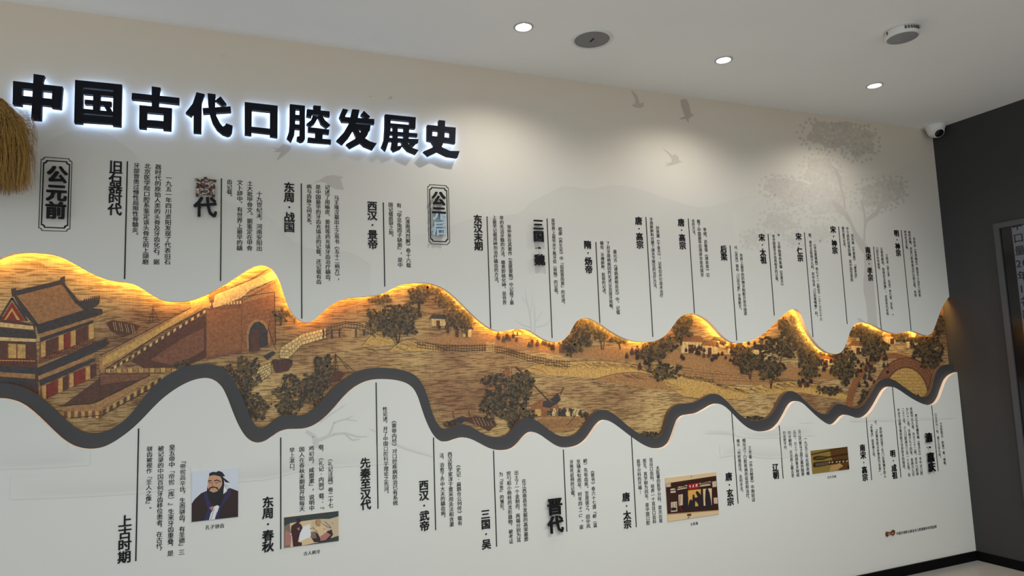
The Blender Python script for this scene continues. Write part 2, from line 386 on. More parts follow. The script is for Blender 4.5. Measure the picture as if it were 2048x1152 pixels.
entry('timeline text headed 西汉 with three short columns, left of the right framed plaque', '西汉·景帝', 744.8,403,745,498.5, ((767,405),(769,573)), [
 ('国记载唇裂之始。',781.3,405,782.5,479), ('有﹃孕见兔而子缺唇﹄，是中',798.4,406,800,535), ('︽淮南鸿烈解︾卷十六载',815.4,428.8,816.8,535.5)], group=GU, size=1.05)
entry('timeline text headed 东汉末期, first entry right of the right framed plaque', '东汉末期', 955.8,430.2,956.8,501.3, ((974,433),(981,657)), [
 ('上最早记载用砷剂治疗龋齿的方法。',989,430.5,993,571), ('早的失活牙髓的方法，雄黄即硫化砷，是世界',1003.7,431.6,1008.4,610), ('张仲景在其著作︽金匮要略︾中记载了最',1018.3,449.6,1023.3,609.7)], group=GU, size=1.05)
entry('timeline text with the larger raised heading 三国·魏 casting a shadow', '三国·魏', 1077.3,437,1080,531, ((1095,437),(1103,676)), [
 ('是世界上最早关于氟牙症︵斑釉︶的记载。',1106.6,437,1111.8,593), ('嵇康︽养生论︾中﹃齿居晋而黄﹄的论述，',1120.6,454.3,1126.4,613.6)], raised=True, group=GU, size=1.0)
entry('timeline text headed 隋, third entry right of the right framed plaque', '隋·炀帝', 1175,481.5,1177.5,547.5, ((1190,484),(1201,646)), [
 ('龋齿、牙槽脓肿、唇裂的记述。',1203,482,1208.9,593), ('了对牙周病病因的论述以及拔牙损喉、',1216.5,482.8,1222,624), ('巢元方︽诸病源候总论︾中，记载',1229.8,499.3,1236,629)], group=GU)
entry('left of the two upper timeline texts headed 唐, with two long columns', '唐·高宗', 1277.4,434,1279.3,497.5, ((1292,434),(1305,674)), [
 ('牙周脓肿和对颞下颌关节脱位的治疗方法。',1302.8,435,1309.8,581.6), ('孙思邈︽千金方︾，记有切开引流术治疗',1315.5,452,1322.5,595)], group=GU)
entry('right of the two upper timeline texts headed 唐, with three columns', '唐·高宗', 1362,437.5,1365,499, ((1377,437),(1388,627)), [
 ('合的方法。',1386.2,438.4,1387.9,474), ('载了中国最早应用汞合金充填牙',1397.4,439,1403.5,554), ('李绩、苏敬等︽唐本草︾记',1409.5,455.3,1415.4,554)], group=GU)
entry('timeline text headed 后梁, left of the sharp tallest mural peak', '后梁', 1446.8,491,1447.7,521.3, ((1460,491),(1473,681)), [
 ('代︽类苑︾载有﹃口齿乌髭﹄牙膏配方。',1471,491.7,1481,624), ('世界上最早的药物牙粉配方是中国梁',1482.4,507,1490.5,631)], group=GU)
entry('timeline text headed 宋 above the left slope of the sharp mural peak', '宋·太祖', 1523.4,467.8,1526.4,527.3, ((1536,468),(1548,631)), [
 ('有中国最早牙齿再植术的记载。',1546.5,468.9,1554.3,567.6), ('王怀隐等所集编︽圣惠方︾',1557.6,483.9,1564.5,575)], group=GU)
entry('timeline text headed 宋 directly right of the sharp mural peak', '宋·仁宗', 1596.2,466,1600.8,523.3, ((1608,465),(1626,674)), [
 ('载，规定太医局分九科，其中包含﹃口齿兼咽喉﹄科。',1618.4,466.8,1634,637), ('︽宋会要辑稿︾卷七十二︽职官︾二十二之三十六',1628.6,484.6,1642.6,642)], group=GU)
entry('timeline text headed 宋 left of the printed tree trunk', '宋·神宗', 1665.4,452.3,1669.8,508, ((1677,453),(1694,648)), [
 ('龋的最早论述。',1685.3,453,1689.5,498), ('中介绍的饮茶防龋，是中国饮茶防',1694.6,453.9,1703.5,563.3), ('苏东坡︽东坡集︾﹃漱茶说﹄',1704.7,468,1711.7,560.7)], group=GU)
entry('timeline text headed 南宋 printed over the tree trunk', '南宋·孝宗', 1735.6,493.7,1740.3,562.3, ((1747,493),(1762,659)), [
 ('口腔外科的病例。',1753.9,494,1758,544.3), ('以铁钳破结，徐徐旧去箭镞﹄，这是宋代军阵',1762.7,494.5,1775,631), ('王明清︽挥尘录·后录︾卷九载：军医，﹃',1772.7,508,1784.8,631)], group=GU)
entry('timeline text headed 明, the upper entry nearest the dark wall', '明·神宗', 1792.7,460.2,1796,512.8, ((1802,460),(1822,661)), [
 ('砷剂失活牙髓。',1810,460.8,1814,503.4), ('病的药物，还有口腔疾病治疗过程记载，如用',1818.6,461.5,1830.5,593.8), ('李时珍︽本草纲目︾载有不少治疗口腔疾',1828.3,475,1839,593.8)], group=GU)
entry('lower timeline text headed 上古时期 with four long columns, farthest left', '上古时期', 250,1030.5,249.2,1126.3, ((277,857),(272,1122)), [
 ('骈齿被视作﹃圣人之像﹄。',299.3,892.5,297,1025), ('被记录的中国首例牙齿移位患者，在古代，',321.6,891.3,318.6,1109), ('皇五帝中﹃帝喾︵库︶﹄生来牙齿重叠，是',344.5,888.6,340.6,1112.6), ('﹃帝喾高辛氏，生而骈齿，有圣德﹄三',366,916,363.4,1110)], group=GL, size=1.05)
entry('lower timeline text headed 东周·春秋 above the teeth-brushing picture', '东周·春秋', 536,993.5,536,1104.3, ((562,875),(561,1098)), [
 ('早上漱口。',584.4,895,584,948), ('国人在春秋末期就开始每天',603.7,893.4,604,1023), ('鸡初鸣，咸盥漱﹄，说明中',623,891.6,623.4,1021.7), ('载，︽礼记·内则︾载：﹃',642.4,889,642.7,1019), ('︽礼记注疏︾卷二十七',660.8,912.7,661.2,1016)], group=GL)
entry('lower timeline text headed 先秦至汉代 under the broad central arch of the band', '先秦至汉代', 731,915.5,731,1020, ((752,765),(756,1017)), [
 ('性论述，开了中国口腔科学理论之先河。',770.7,813.4,772.4,993), ('︽黄帝内经︾对口腔疾病防治已有系统',788.4,836.2,790.3,1011)], group=GL)
entry('lower timeline text headed 西汉 with three columns, lower centre', '西汉·武帝', 847.2,960.5,849.3,1062.5, ((867,875),(871,1060)), [
 ('法，治愈了齐中大夫的龋齿病。',883.6,905.8,886.4,1041), ('西汉医学家淳于意采用灸法和含漱',900,903.7,903,1053.8), ('︽史记·扁鹊仓公列传︾载有',917,925,919.3,1051.3)], group=GL)
entry('lower timeline text headed 三国·吴, left of the large raised heading 晋代', '三国·吴', 971,1018.5,972.5,1098.5, ((987,901),(993,1093)), [
 ('为﹃牙签﹄的雏形。',1002,944,1004.5,1026), ('挖勺和小杨枝的龙形器物，被考证',1017.7,942.2,1021.7,1087.7), ('出土了一个金制的，两端分别为耳',1032.6,940.6,1037.6,1084.7), ('在江西南昌市发掘的高荣墓葬',1048,957.7,1052.3,1083.3)], group=GL)
entry('lower timeline text with the large raised two-character heading 晋代', '晋代', 1110.8,995,1111.8,1067.5, ((1127,899),(1133,1063)), [
 ('牙致死症例的记载。',1142.7,919.6,1146,999), ('至镇未旬而卒，时年四十二﹄。拔',1156.8,918.7,1162.5,1058.7), ('峤︶先有齿疾。至是拔之，因中风',1170.7,917,1176.2,1056.8), ('︽晋书︾卷六十七谓﹃峤︵温',1184.7,936.7,1190,1055)], raised=True, group=GL, size=1.0)
entry('lower timeline text headed 唐, left of the temple hall picture', '唐·太宗', 1252,985,1254.8,1057.3, ((1262,873),(1273,1054)), [
 ('医学分科的开端︱',1276.4,918.3,1280.8,988), ('医生，其学制为四年，是中国口腔',1289,917,1296.3,1050.2), ('耳目口齿科，培养一个耳目口齿科',1301.7,915.8,1308.8,1047.5), ('太医署的医学分科，首次出现',1315,931.3,1321.4,1045.9)], group=GL)
entry('lower timeline text headed 唐, right of the temple hall picture', '唐·玄宗', 1457,945,1461,1011.4, ((1463,824),(1476,1007)), [
 ('载有﹃杨枝揩齿法，及叩牙法。',1475.5,878,1484,989), ('细描述了口腔疾病的症状和治疗，',1486.9,876.8,1496.7,1003), ('王焘著︽外台秘要︾中则较详',1499,891.8,1507,1004.3)], group=GL)
entry('lower timeline text headed 辽朝, left of the ancient toothbrush picture', '辽朝', 1550.5,927.3,1551.7,958.2, ((1558,851),(1566,957)), [
 ('的骨把牙刷。',1568,862,1571,905), ('的牙刷柄，是世界上最古老',1578.8,861.4,1585,955.3), ('品中，出土了两把象牙制成',1588.7,860.3,1595.4,953.8), ('县辽代驸马卫国王墓的随葬',1599,858.8,1605,952.3), ('一九五三年在前赤峰',1610.6,873,1616,951)], group=GL)
entry('lower timeline text headed 南宋, right of the ancient toothbrush picture', '南宋·高宗', 1724.6,888.6,1729.8,962.2, ((1732,835),(1743,960)), [
 ('﹃补錾齿﹄就是镶义齿。',1742.2,845,1747.8,918), ('才，﹃还寓有医以补堕齿为业者﹄，',1751,840,1760.6,955), ('该时期出现了专门从事镶牙的人',1761,853.7,1769.4,956)], group=GL)
entry('lower timeline text headed 明 with five dense columns near the dark wall', '明·成祖', 1785,899.9,1789,957.8, ((1785,773),(1801,955)), [
 ('外对牙疳硬牙膏的配方也有较多的描述。',1797.2,816.6,1807.9,942.5), ('二十三首。小儿口腔病方三百一十五首，此',1805.6,815.9,1818.5,953), ('方八十二首，舌病方九十四首，齿病方九百',1813.8,815,1826.5,952.2), ('疾病列有九卷，共廿三十二候。其中口腔病',1822,814.4,1834.6,951), ('周定王朱橚等编︽普济方︾书中对口腔',1832,827.6,1842.7,950)], group=GL)
entry('lower timeline text with raised heading 清, nearest the dark wall', '清·嘉庆', 1858.8,865.2,1865.4,944.2, ((1863,811),(1876,942)), [
 ('口齿共为一科，谓之大宗九科。',1871.7,826,1879.3,919.5), ('︽太医院志·职掌︾载：咽喉、',1881.2,841.5,1890,936)], raised=True, group=GL, size=1.0)

# ------------------------------------------------------------------ framed plaques 公元前 / 公元后
M_film = mat('pale_blue_film', (0.36,0.55,0.70), 0.25)
def plaque(label, ocs, ics, chars, film=()):
    def rect(cs): 
        P = [W(*c) for c in cs]; return ((P[0].x+P[3].x)/2, (P[1].x+P[2].x)/2, (P[0].z+P[1].z)/2, (P[2].z+P[3].z)/2)
    x0, x1, z1, z0 = rect(ocs)
    e = empty('era_plaque', ((x0+x1)/2, 0, z0), label, 'wall sign', 'framed era plaques')
    def notched(x0, x1, z0, z1, c):
        out = []
        for (cx, cz, a0) in ((x0,z0,90),(x1,z0,180),(x1,z1,270),(x0,z1,0)):
            arc = [(cx+c*math.cos(math.radians(a0-i*15))*1, cz+c*math.sin(math.radians(a0-i*15))) for i in range(0,7)]
            out += arc
        return out
    def ring(name, x0, x1, z0, z1, c, w):
        o = notched(x0, x1, z0, z1, c); i = notched(x0+w, x1-w, z0+w, z1-w, c)
        m = MB(); m.slab(o, -0.0018, -0.0003, 0, [i]); m.build(name, M_ink, e)
    ring('outer_line', x0, x1, z0, z1, (x1-x0)*0.10, 0.0022)
    a0, a1, b1, b0 = rect(ics)
    ring('inner_line', a0, a1, b0, b1, (x1-x0)*0.10, 0.0042)
    for k, (ch, px, py, s) in enumerate(chars):
        c = W(px, py, -0.03); mb = MB(); put(mb, ch, c.x, c.z-s/2, s, -0.03, 0.034, 0.010)
        mb.box((c.x-0.012, -0.02, c.z-0.0015), (c.x-0.009, -0.0002, c.z+0.0015)); mb.box((c.x+0.009, -0.02, c.z-0.0015), (c.x+0.012, -0.0002, c.z+0.0015))
        lab = None
        if k in film:
            if film[k] is None:
                mb.mi = [1]*len(mb.mi); lab = 'raised character covered with pale blue film'
            else:
                # cut the mesh along the film's torn edge
                me = bpy.data.meshes.new('cut'); me.from_pydata([tuple(p) for p in mb.v], [], mb.f)
                bm = bmesh.new(); bm.from_mesh(me)
                zc = c.z+film[k]*s
                bmesh.ops.bisect_plane(bm, geom=bm.verts[:]+bm.edges[:]+bm.faces[:], plane_co=(c.x,0,zc), plane_no=(0.05,0,1))
                n2 = MB()
                for f in bm.faces:
                    n2.face([v.co.copy() for v in f.verts], 1 if f.calc_center_median().z < zc else 0)
                bm.free(); bpy.data.meshes.remove(me); mb = n2; lab = 'raised character, its lower half still under pale blue film'
        mb.build('raised_character', [M_black, M_film], e, label=lab)
    return e
plaque('notched double-line frame with black raised characters 公元前 beside the straw bundle', [(82.6,313.2),(145,317.8),(140,463.6),(76,461.3)], [(86.8,320),(141,323),(135.8,457.8),(81.2,455.2)],
   [('公',114.0,348,0.074),('元',112.5,384.5,0.074),('前',110.8,420,0.074)])
plaque('notched double-line frame reading 公元后 with pale blue film on the lower characters', [(855.2,368.6),(897.2,371),(900,489.8),(856.8,488)], [(858.2,373.8),(893.9,376.2),(896.8,484.6),(860.5,482.8)],
   [('公',877.7,396.5,0.074),('元',878.7,426.5,0.074),('后',879.5,456.6,0.074)], film={1:-0.02, 2:None})

# ------------------------------------------------------------------ big backlit title letters
def A(pts): return [(x/4.0, 100+y/4.0) for x, y in pts]
def B(pts): return [(450+x/4.0, 130+y/4.0) for x, y in pts]
TITLE = [
('中', A, [[(108,247),(500,292),(495,340),(418,330),(262,313),(175,304),(106,310)],[(104,247),(178,255),(172,442),(100,433)],[(420,283),(500,292),(487,468),(410,458)],[(150,362),(430,392),(430,448),(150,418)],[(268,190),(355,203),(343,240),(326,558),(248,551),(266,230)]]),
('国', A, [[(600,238),(665,245),(660,585),(592,580)],[(600,238),(975,275),(972,325),(600,291)],[(908,270),(975,277),(968,608),(900,602)],[(630,512),(930,538),(930,590),(630,570)],
   [(668,311),(905,333),(905,369),(668,348)],[(745,330),(805,340),(795,512),(742,500)],[(676,395),(892,412),(890,445),(676,430)],[(664,468),(903,492),(903,524),(664,503)],[(828,440),(870,436),(896,484),(852,486)]]),
('古', A, [[(1055,342),(1435,382),(1433,430),(1052,390)],[(1213,290),(1285,300),(1277,335),(1268,475),(1213,468)],[(1115,440),(1375,465),(1372,515),(1115,492)],[(1115,440),(1178,446),(1172,628),(1112,622)],[(1310,460),(1375,465),(1370,642),(1305,636)],[(1150,556),(1330,570),(1330,622),(1150,606)]]),
('代', A, [[(1572,337),(1637,352),(1612,425),(1530,530),(1485,500),(1540,430)],[(1548,440),(1614,420),(1610,662),(1548,658)],[(1620,464),(1845,450),(1849,493),(1625,508)],
   [(1660,345),(1725,353),(1722,450),(1732,530),(1760,585),(1782,612),(1798,605),(1810,585),(1862,605),(1857,655),(1842,680),(1820,686),(1780,672),(1735,635),(1700,580),(1678,510),(1665,430)],[(1765,370),(1813,432),(1775,445),(1722,402)]]),
('口', B, [[(158,295),(422,325),(420,378),(158,350)],[(158,295),(216,302),(212,560),(158,553)],[(362,318),(422,325),(420,577),(360,568)],[(190,490),(390,512),(390,552),(190,528)]]),
('腔', B, [[(520,312),(566,317),(562,480),(554,560),(530,613),(495,582),(513,530),(518,470)],[(520,312),(640,325),(638,358),(520,346)],[(598,320),(640,325),(640,590),(628,608),(605,615),(575,600),(577,572),(598,568)],[(550,396),(605,400),(605,436),(550,431)],[(550,472),(605,476),(605,512),(550,508)],
   [(708,322),(768,327),(766,375),(708,368)],[(657,352),(838,370),(838,405),(657,386)],[(657,352),(700,356),(692,418),(652,408)],[(795,365),(838,370),(838,412),(798,405)],[(702,402),(748,412),(716,468),(678,495),(652,470),(688,440)],[(740,405),(778,400),(800,440),(842,478),(812,503),(768,470)],[(665,495),(835,515),(832,552),(665,532)],[(724,515),(785,522),(780,605),(722,598)],[(665,578),(848,595),(848,628),(662,613)]]),
('发', B, [[(943,348),(987,358),(965,402),(958,440),(915,415),(928,380)],[(915,412),(1195,432),(1195,470),(935,452)],[(1020,352),(1076,358),(1062,430),(1030,515),(990,580),(940,635),(892,602),(950,540),(995,460)],[(1112,365),(1162,412),(1134,436),(1086,396)],[(1020,468),(1165,480),(1160,522),(1010,512)],
   [(1108,485),(1166,485),(1140,560),(1090,620),(1000,665),(970,632),(1040,590),(1080,545)],[(1022,512),(1062,512),(1110,578),(1160,610),(1215,626),(1182,676),(1112,648),(1060,600)]]),
('展', B, [[(1282,393),(1527,418),(1525,452),(1282,428)],[(1282,393),(1326,400),(1325,520),(1312,610),(1285,686),(1252,652),(1274,590),(1280,500)],[(1478,415),(1527,420),(1524,500),(1478,496)],[(1310,464),(1525,482),(1523,508),(1310,492)],[(1345,485),(1383,490),(1383,592),(1345,588)],[(1432,492),(1476,498),(1470,600),(1430,596)],
   [(1318,528),(1540,546),(1540,572),(1318,555)],[(1310,580),(1548,592),(1546,620),(1308,608)],[(1340,600),(1386,606),(1382,648),(1425,640),(1408,668),(1352,692),(1330,664)],[(1408,602),(1450,606),(1490,658),(1550,680),(1527,712),(1462,686),(1420,640)],[(1492,605),(1540,618),(1508,652),(1470,634)]]),
('史', B, [[(1712,440),(1762,445),(1757,570),(1742,640),(1702,692),(1628,726),(1590,690),(1655,662),(1698,612),(1708,540)],[(1620,478),(1847,500),(1845,540),(1620,518)],[(1620,478),(1662,482),(1657,612),(1618,602)],[(1803,495),(1847,500),(1842,628),(1800,620)],[(1620,562),(1843,588),(1840,624),(1620,600)],[(1648,602),(1690,605),(1742,660),(1800,686),(1878,688),(1860,740),(1778,728),(1700,690)]]),
]
M_halo = mat('cool_back_light', (0.8,0.85,0.9), 0.5, emit=HALO_COLOR, strength=HALO_STRENGTH)
M_title = mat('midnight_letter_face', (0.006,0.007,0.013), 0.6, spec=0.15)
desc = ['first', 'second', 'third', 'fourth', 'fifth', 'sixth', 'seventh', 'eighth', 'last']
for k, (ch, tf, strokes) in enumerate(TITLE):
    YF = -0.045
    ws = [[W(x, y, YF) for x, y in tf(s)] for s in strokes]
    allp = [p for s in ws for p in s]
    cx = (min(p.x for p in allp)+max(p.x for p in allp))/2; zb = min(p.z for p in allp)
    e = empty('title_letter', (cx, 0, zb), f'big black backlit character {ch}, {desc[k]} of the title row', 'sign letter', 'backlit title characters')
    m = MB(); b = MB()
    for i, s in enumerate(ws):
        d = i*0.00012
        m.slab([(p.x, p.z) for p in s], YF+d, YF+0.026-d)
        c = sum(s, Vector())/len(s)
        yb = YF+0.0275+i*0.0001
        q = [(c.x+(p.x-c.x)*0.93, yb, c.z+(p.z-c.z)*0.90) for p in s]
        b.flat(q)
    m.build('letter_face', M_title, e)
    b.build('back_light', M_halo, e)
    st = MB(); done = 0
    for s in (ws[0], ws[-1]):
        c = sum(s, Vector())/len(s)
        st.box((c.x-0.003, YF+0.027, c.z-0.003), (c.x+0.003, -0.0003, c.z+0.003))
    st.build('standoff', mat('steel_standoff', (0.5,0.5,0.5), 0.3, metal=1), e)

# ------------------------------------------------------------------ faint wallpaper prints (ink wash)
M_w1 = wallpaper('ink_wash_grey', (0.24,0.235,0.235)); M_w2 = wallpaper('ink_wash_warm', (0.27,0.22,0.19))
ZL = [0]
def layer(): ZL[0] += 1; return -0.00006 - 0.00002*ZL[0]
def edge_z(c, x):
    for i in range(len(c)-1):
        if (c[i].x-x)*(c[i+1].x-x) <= 0 and abs(c[i+1].x-c[i].x) > 1e-9:
            return c[i].z+(c[i+1].z-c[i].z)*(x-c[i].x)/(c[i+1].x-c[i].x)
    return c[-1].z
def fade(m, y, a, b, aa, ab, drop, clipper, sign):
    """a printed strip below (sign -1) or above (+1) the line a-b fading to nothing, cut at the panel's edge"""
    n = 6
    for k in range(n):
        t0, t1 = k/n, (k+1)/n
        q = []
        for p, al, t in ((a,aa,t0),(b,ab,t0),(b,ab,t1),(a,aa,t1)): q.append((p.x, p.z+sign*drop*t, al*(1-t)))
        if sign < 0 and clipper:
            lo = max(clipper(a.x), clipper(b.x))+0.002
            if lo > min(q[0][1], q[1][1]): break
            q = [(x, max(z, lo), al) for x, z, al in q]
        if sign > 0 and clipper:
            hi = min(clipper(a.x), clipper(b.x))-0.002
            if hi < max(q[0][1], q[1][1]): break
            q = [(x, min(z, hi), al) for x, z, al in q]
        if abs(q[0][1]-q[3][1]) < 1e-5 or abs(q[1][1]-q[2][1]) < 1e-5: break
        m.face([(x, y, z) for x, z, al in q], 0, [al for x, z, al in q])
T_at = lambda x: edge_z(T, x)
W_at = lambda x: edge_z(Wc, x)
def mountain(top, drop, al, lab, parent=upper):
    y = layer(); P = crom([W(a, b) for a, b in top], 3, 0); m = MB()
    for i in range(len(P)-1):
        a, b = P[i], P[i+1]
        q = lambda j: al*min(1.0, 5.0*j/(len(P)-1), 5.0*(len(P)-1-j)/(len(P)-1))
        fade(m, y, a, b, q(i), q(i+1), drop, T_at, -1)
    m.build('mountain_print', M_w1, parent, alpha=True, label=lab)
mountain([(72,300),(95,285),(110,275),(140,263),(165,262),(190,262),(215,268),(235,280),(250,292),(268,305),(285,330),(300,352)], 0.22, 0.12, 'faint grey printed hill at the far left')
mountain([(330,385),(370,380),(400,378),(430,395),(470,408),(510,418),(545,440),(600,480)], 0.2, 0.07, 'faint grey printed hill in the left part')
mountain([(530,440),(560,460),(600,490),(640,500),(690,502),(730,520),(760,550),(775,572)], 0.22, 0.10, 'faint grey printed hill right of centre left')
mountain([(740,480),(800,470),(860,465),(940,438),(1000,432),(1040,425),(1060,405),(1100,385),(1130,372),(1180,378),(1230,370),(1280,378),(1330,395),(1400,415),(1450,405),(1500,390),(1560,400)], 0.55, 0.10, 'long faint grey printed mountain ridge')
mountain([(1465,430),(1500,415),(1530,395),(1600,385),(1700,350),(1780,345),(1868,300)], 0.5, 0.07, 'faint grey printed mountain behind the tree')
def blob(m, cx, cy, rx, ry, y, al, n=8, ang=0.0, fn=W):
    pts = []
    for i in range(n):
        t = 2*math.pi*i/n; r = 1+0.25*(rnd.random()-0.5)
        a, b = rx*r*math.cos(t), ry*r*math.sin(t)
        pts.append((cx+a*math.cos(ang)-b*math.sin(ang), cy+a*math.sin(ang)+b*math.cos(ang)))
    m.flat([W(a, b, y) for a, b in pts], 0, al=al)
m = MB()
for (cx, cy, rx, ry, n, al) in [(1665,268,60,32,60,.34),(1720,285,36,34,40,.30),(1640,345,36,36,40,.18),(1600,388,60,30,70,.22),(1558,372,36,20,40,.22),(1650,400,48,36,50,.18),(1755,390,42,32,60,.27),(1790,380,24,26,40,.29),(1558,445,38,26,50,.20),(1590,480,18,12,24,.16),(1505,478,22,18,40,.16),(1640,465,26,18,30,.14)]:
    y0 = layer(); N = 44; pts = []
    for i in range(N):
        t = 2*math.pi*i/N; r = 0.80+0.10*math.sin(5*t+cx)+(0.16 if i % 2 else -0.02)*rnd.random()
        pts.append((cx+rx*r*math.cos(t), cy+ry*r*math.sin(t)))
    pts = [(a, max(b, 228+(a-1590)*0.13)) for a, b in pts]
    m.flat([W(a, b, y0) for a, b in pts], 0, al=al)
    placed = []; y1 = layer()
    for i in range(n*5):
        t = rnd.random()*6.283; r = 0.74*math.sqrt(rnd.random()); bx, by = cx+rx*r*math.cos(t), cy+ry*r*math.sin(t)
        if by < 236+(bx-1590)*0.13 or any((bx-u)**2+(by-v)**2 < 49 for u, v in placed): continue
        placed.append((bx, by)); blob(m, bx, by, 2+1.2*rnd.random(), 2.6+1.2*rnd.random(), y1, al*rnd.choice([0.45,0.6,1.3,1.5]), 7, rnd.random()*3)
    placed = []
    for i in range(n*6):
        t = rnd.random()*6.283; r = 0.98+0.24*rnd.random(); bx, by = cx+rx*r*math.cos(t), cy+ry*r*math.sin(t)
        if by < 232+(bx-1590)*0.13 or any((bx-u)**2+(by-v)**2 < 64 for u, v in placed): continue
        placed.append((bx, by)); blob(m, bx, by, 2+1.6*rnd.random(), 3+1.8*rnd.random(), y0, al*0.95, 8, rnd.random()*3)
m.build('tree_crown_print', M_w2, upper, alpha=True, label='faint warm grey printed tree foliage at the upper right', kind='stuff')
m = MB(); yb = layer()
for pts in [[(1736,646),(1755,652),(1751,600),(1747,560),(1744,520),(1742,506),(1735,492),(1726,481),(1712,462),(1699,432),(1683,412),(1668,400),(1662,402),(1675,425),(1688,432),(1700,448),(1710,480),(1719,496),(1728,509),(1729,540),(1727,565),(1727,580),(1733,610)],
            [(1726,481),(1731,484),(1731,460),(1735,444),(1756,430),(1768,405),(1776,385),(1773,383),(1760,405),(1752,420),(1733,436),(1728,410),(1724,400),(1720,402),(1727,430),(1728,450)],
            [(1662,327),(1669,335),(1678,345),(1683,358),(1684,375),(1690,395),(1692,420),(1688,418),(1686,395),(1680,376),(1672,350)],
            [(1713,636),(1722,637),(1731,645),(1722,646)]]:
    m.flat([W(a, b, yb) for a, b in pts], 0, al=0.30)
m.build('tree_trunk_print', M_w2, upper, alpha=True, label='faint warm grey printed tree trunk at the upper right')
def strokes(name, mt, parent, lines, al, lab):
    m = MB(); y = layer()
    for pts, w0, w1 in lines:
        y = layer()
        P = [W(a, b, y) for a, b in pts]
        for i in range(len(P)-1):
            a, b = P[i], P[i+1]; d = (b-a); n = Vector((-d.z,0,d.x)).normalized()
            wa = (w0+(w1-w0)*i/(len(P)-1))*0.0016; wb = (w0+(w1-w0)*(i+1)/(len(P)-1))*0.0016
            m.face([a+n*wa, b+n*wb, b-n*wb, a-n*wa], 0, al)
    m.build(name, mt, parent, alpha=True, label=lab)
strokes('bare_tree_print', M_w1, upper, [([(1063,668),(1062,640),(1057,615),(1052,595),(1051,577)],3,0.6),([(1069,668),(1070,640),(1069,620),(1070,608)],3,0.6),([(1061,625),(1065,605),(1064,585)],1.2,.5),([(1070,645),(1080,630),(1086,622)],1.2,.5),([(1070,655),(1090,650),(1110,633)],1.4,.5),([(1062,655),(1045,650),(1030,640)],1.4,.5),([(1056,610),(1048,600),(1044,592)],1,.4)], 0.18, 'very faint printed bare tree beside the raised heading')
strokes('bare_tree_print', M_w1, lower, [([(632,900),(632,885),(628,872),(612,862)],9,4),([(632,882),(650,875),(668,868),(690,866),(715,873),(735,873)],5,1),([(656,872),(664,858),(668,845),(690,838),(705,832)],3,1),([(640,845),(662,828),(690,810)],1.5,1),([(690,838),(715,842)],1.4,.6),([(690,868),(705,880),(720,878)],2,1),([(740,858),(755,865)],1.6,.6)], 0.26, 'faint printed bare tree below the charcoal band')
def bird(polys, lab, al=0.4):
    m = MB(); y = layer()
    for pts in polys: m.flat([W(a, b, y) for a, b in pts], 0, al=al)
    m.build('bird_print', M_w2, upper, alpha=True, label=lab)
bird([[(544,294),(556,297),(566,289),(563,288),(577,290),(583,294),(578,302),(569,309),(561,315),(552,322),(562,304),(546,304),(555,300)]], 'printed swallow below the title row', 0.42)
bird([[(626,366),(640,360),(652,352),(668,350),(687,354),(680,358),(684,368),(688,379),(672,377),(660,372),(650,364),(640,363)]], 'printed dark bird above a timeline heading', 0.34)
bird([[(1262,180),(1268,184),(1275,192),(1278,202),(1279,207),(1286,206),(1289,204),(1287,208),(1288,213),(1281,216),(1270,215),(1264,211),(1265,209),(1271,208),(1271,198),(1267,190)]], 'printed bird touching the ceiling line', 0.42)
bird([[(1361,200),(1366,198),(1373,198),(1378,208),(1382,226),(1388,230),(1382,234),(1377,238),(1378,246),(1375,243),(1373,238),(1366,238),(1360,239),(1361,236),(1370,233),(1366,222),(1362,210)]], 'printed dark bird of prey under the ceiling', 0.5)
bird([[(1324,295),(1335,303),(1345,311),(1350,308),(1357,314),(1358,321),(1364,323),(1355,326),(1346,329),(1330,332),(1340,327),(1329,326),(1343,325),(1344,317),(1338,308)]], 'pale printed bird below the birds near the ceiling', 0.34)
bird([[(737,192),(745,192),(741,194)],[(777,195),(783,191),(785,198),(776,198)]], 'tiny printed bird mark above the title', 0.35)
bird([[(438,111),(453,110),(448,113)]], 'tiny faint printed mark above the title', 0.2)
def mist(pts, h, al, parent):
    y = layer(); P = crom([W(a, b) for a, b in pts], 3, 0); m = MB()
    for i in range(len(P)-1):
        a, b = P[i], P[i+1]; q = lambda j: al*math.sin(math.pi*j/(len(P)-1))**0.7 if 0 < j < len(P)-1 else 0.0
        if max(a.z, b.z) > min(W_at(a.x), W_at(b.x))-0.004: continue
        fade(m, y, a, b, q(i), q(i+1), h, W_at, 1)
        fade(m, y, a, b, q(i), q(i+1), h*0.25, None, -1)
    m.build('mist_print', M_w1, parent, alpha=True, label='faint band of printed grey mist')
mist([(-40,930),(100,925),(180,920)], 0.08, 0.14, lower)
mist([(20,990),(160,985),(290,977),(380,965)], 0.07, 0.13, lower)
mist([(400,960),(480,955),(540,950),(620,930),(700,925),(790,920)], 0.07, 0.17, lower)
mist([(770,880),(820,900),(866,912)], 0.012, 0.2, lower)
mist([(1410,865),(1440,866),(1480,868)], 0.02, 0.22, lower)
mist([(1470,866),(1520,872),(1580,868),(1630,866)], 0.06, 0.18, lower)
mist([(1440,910),(1480,905),(1540,912),(1600,905)], 0.06, 0.16, lower)
mist([(1600,845),(1700,842),(1800,840),(1910,835)], 0.02, 0.12, lower)

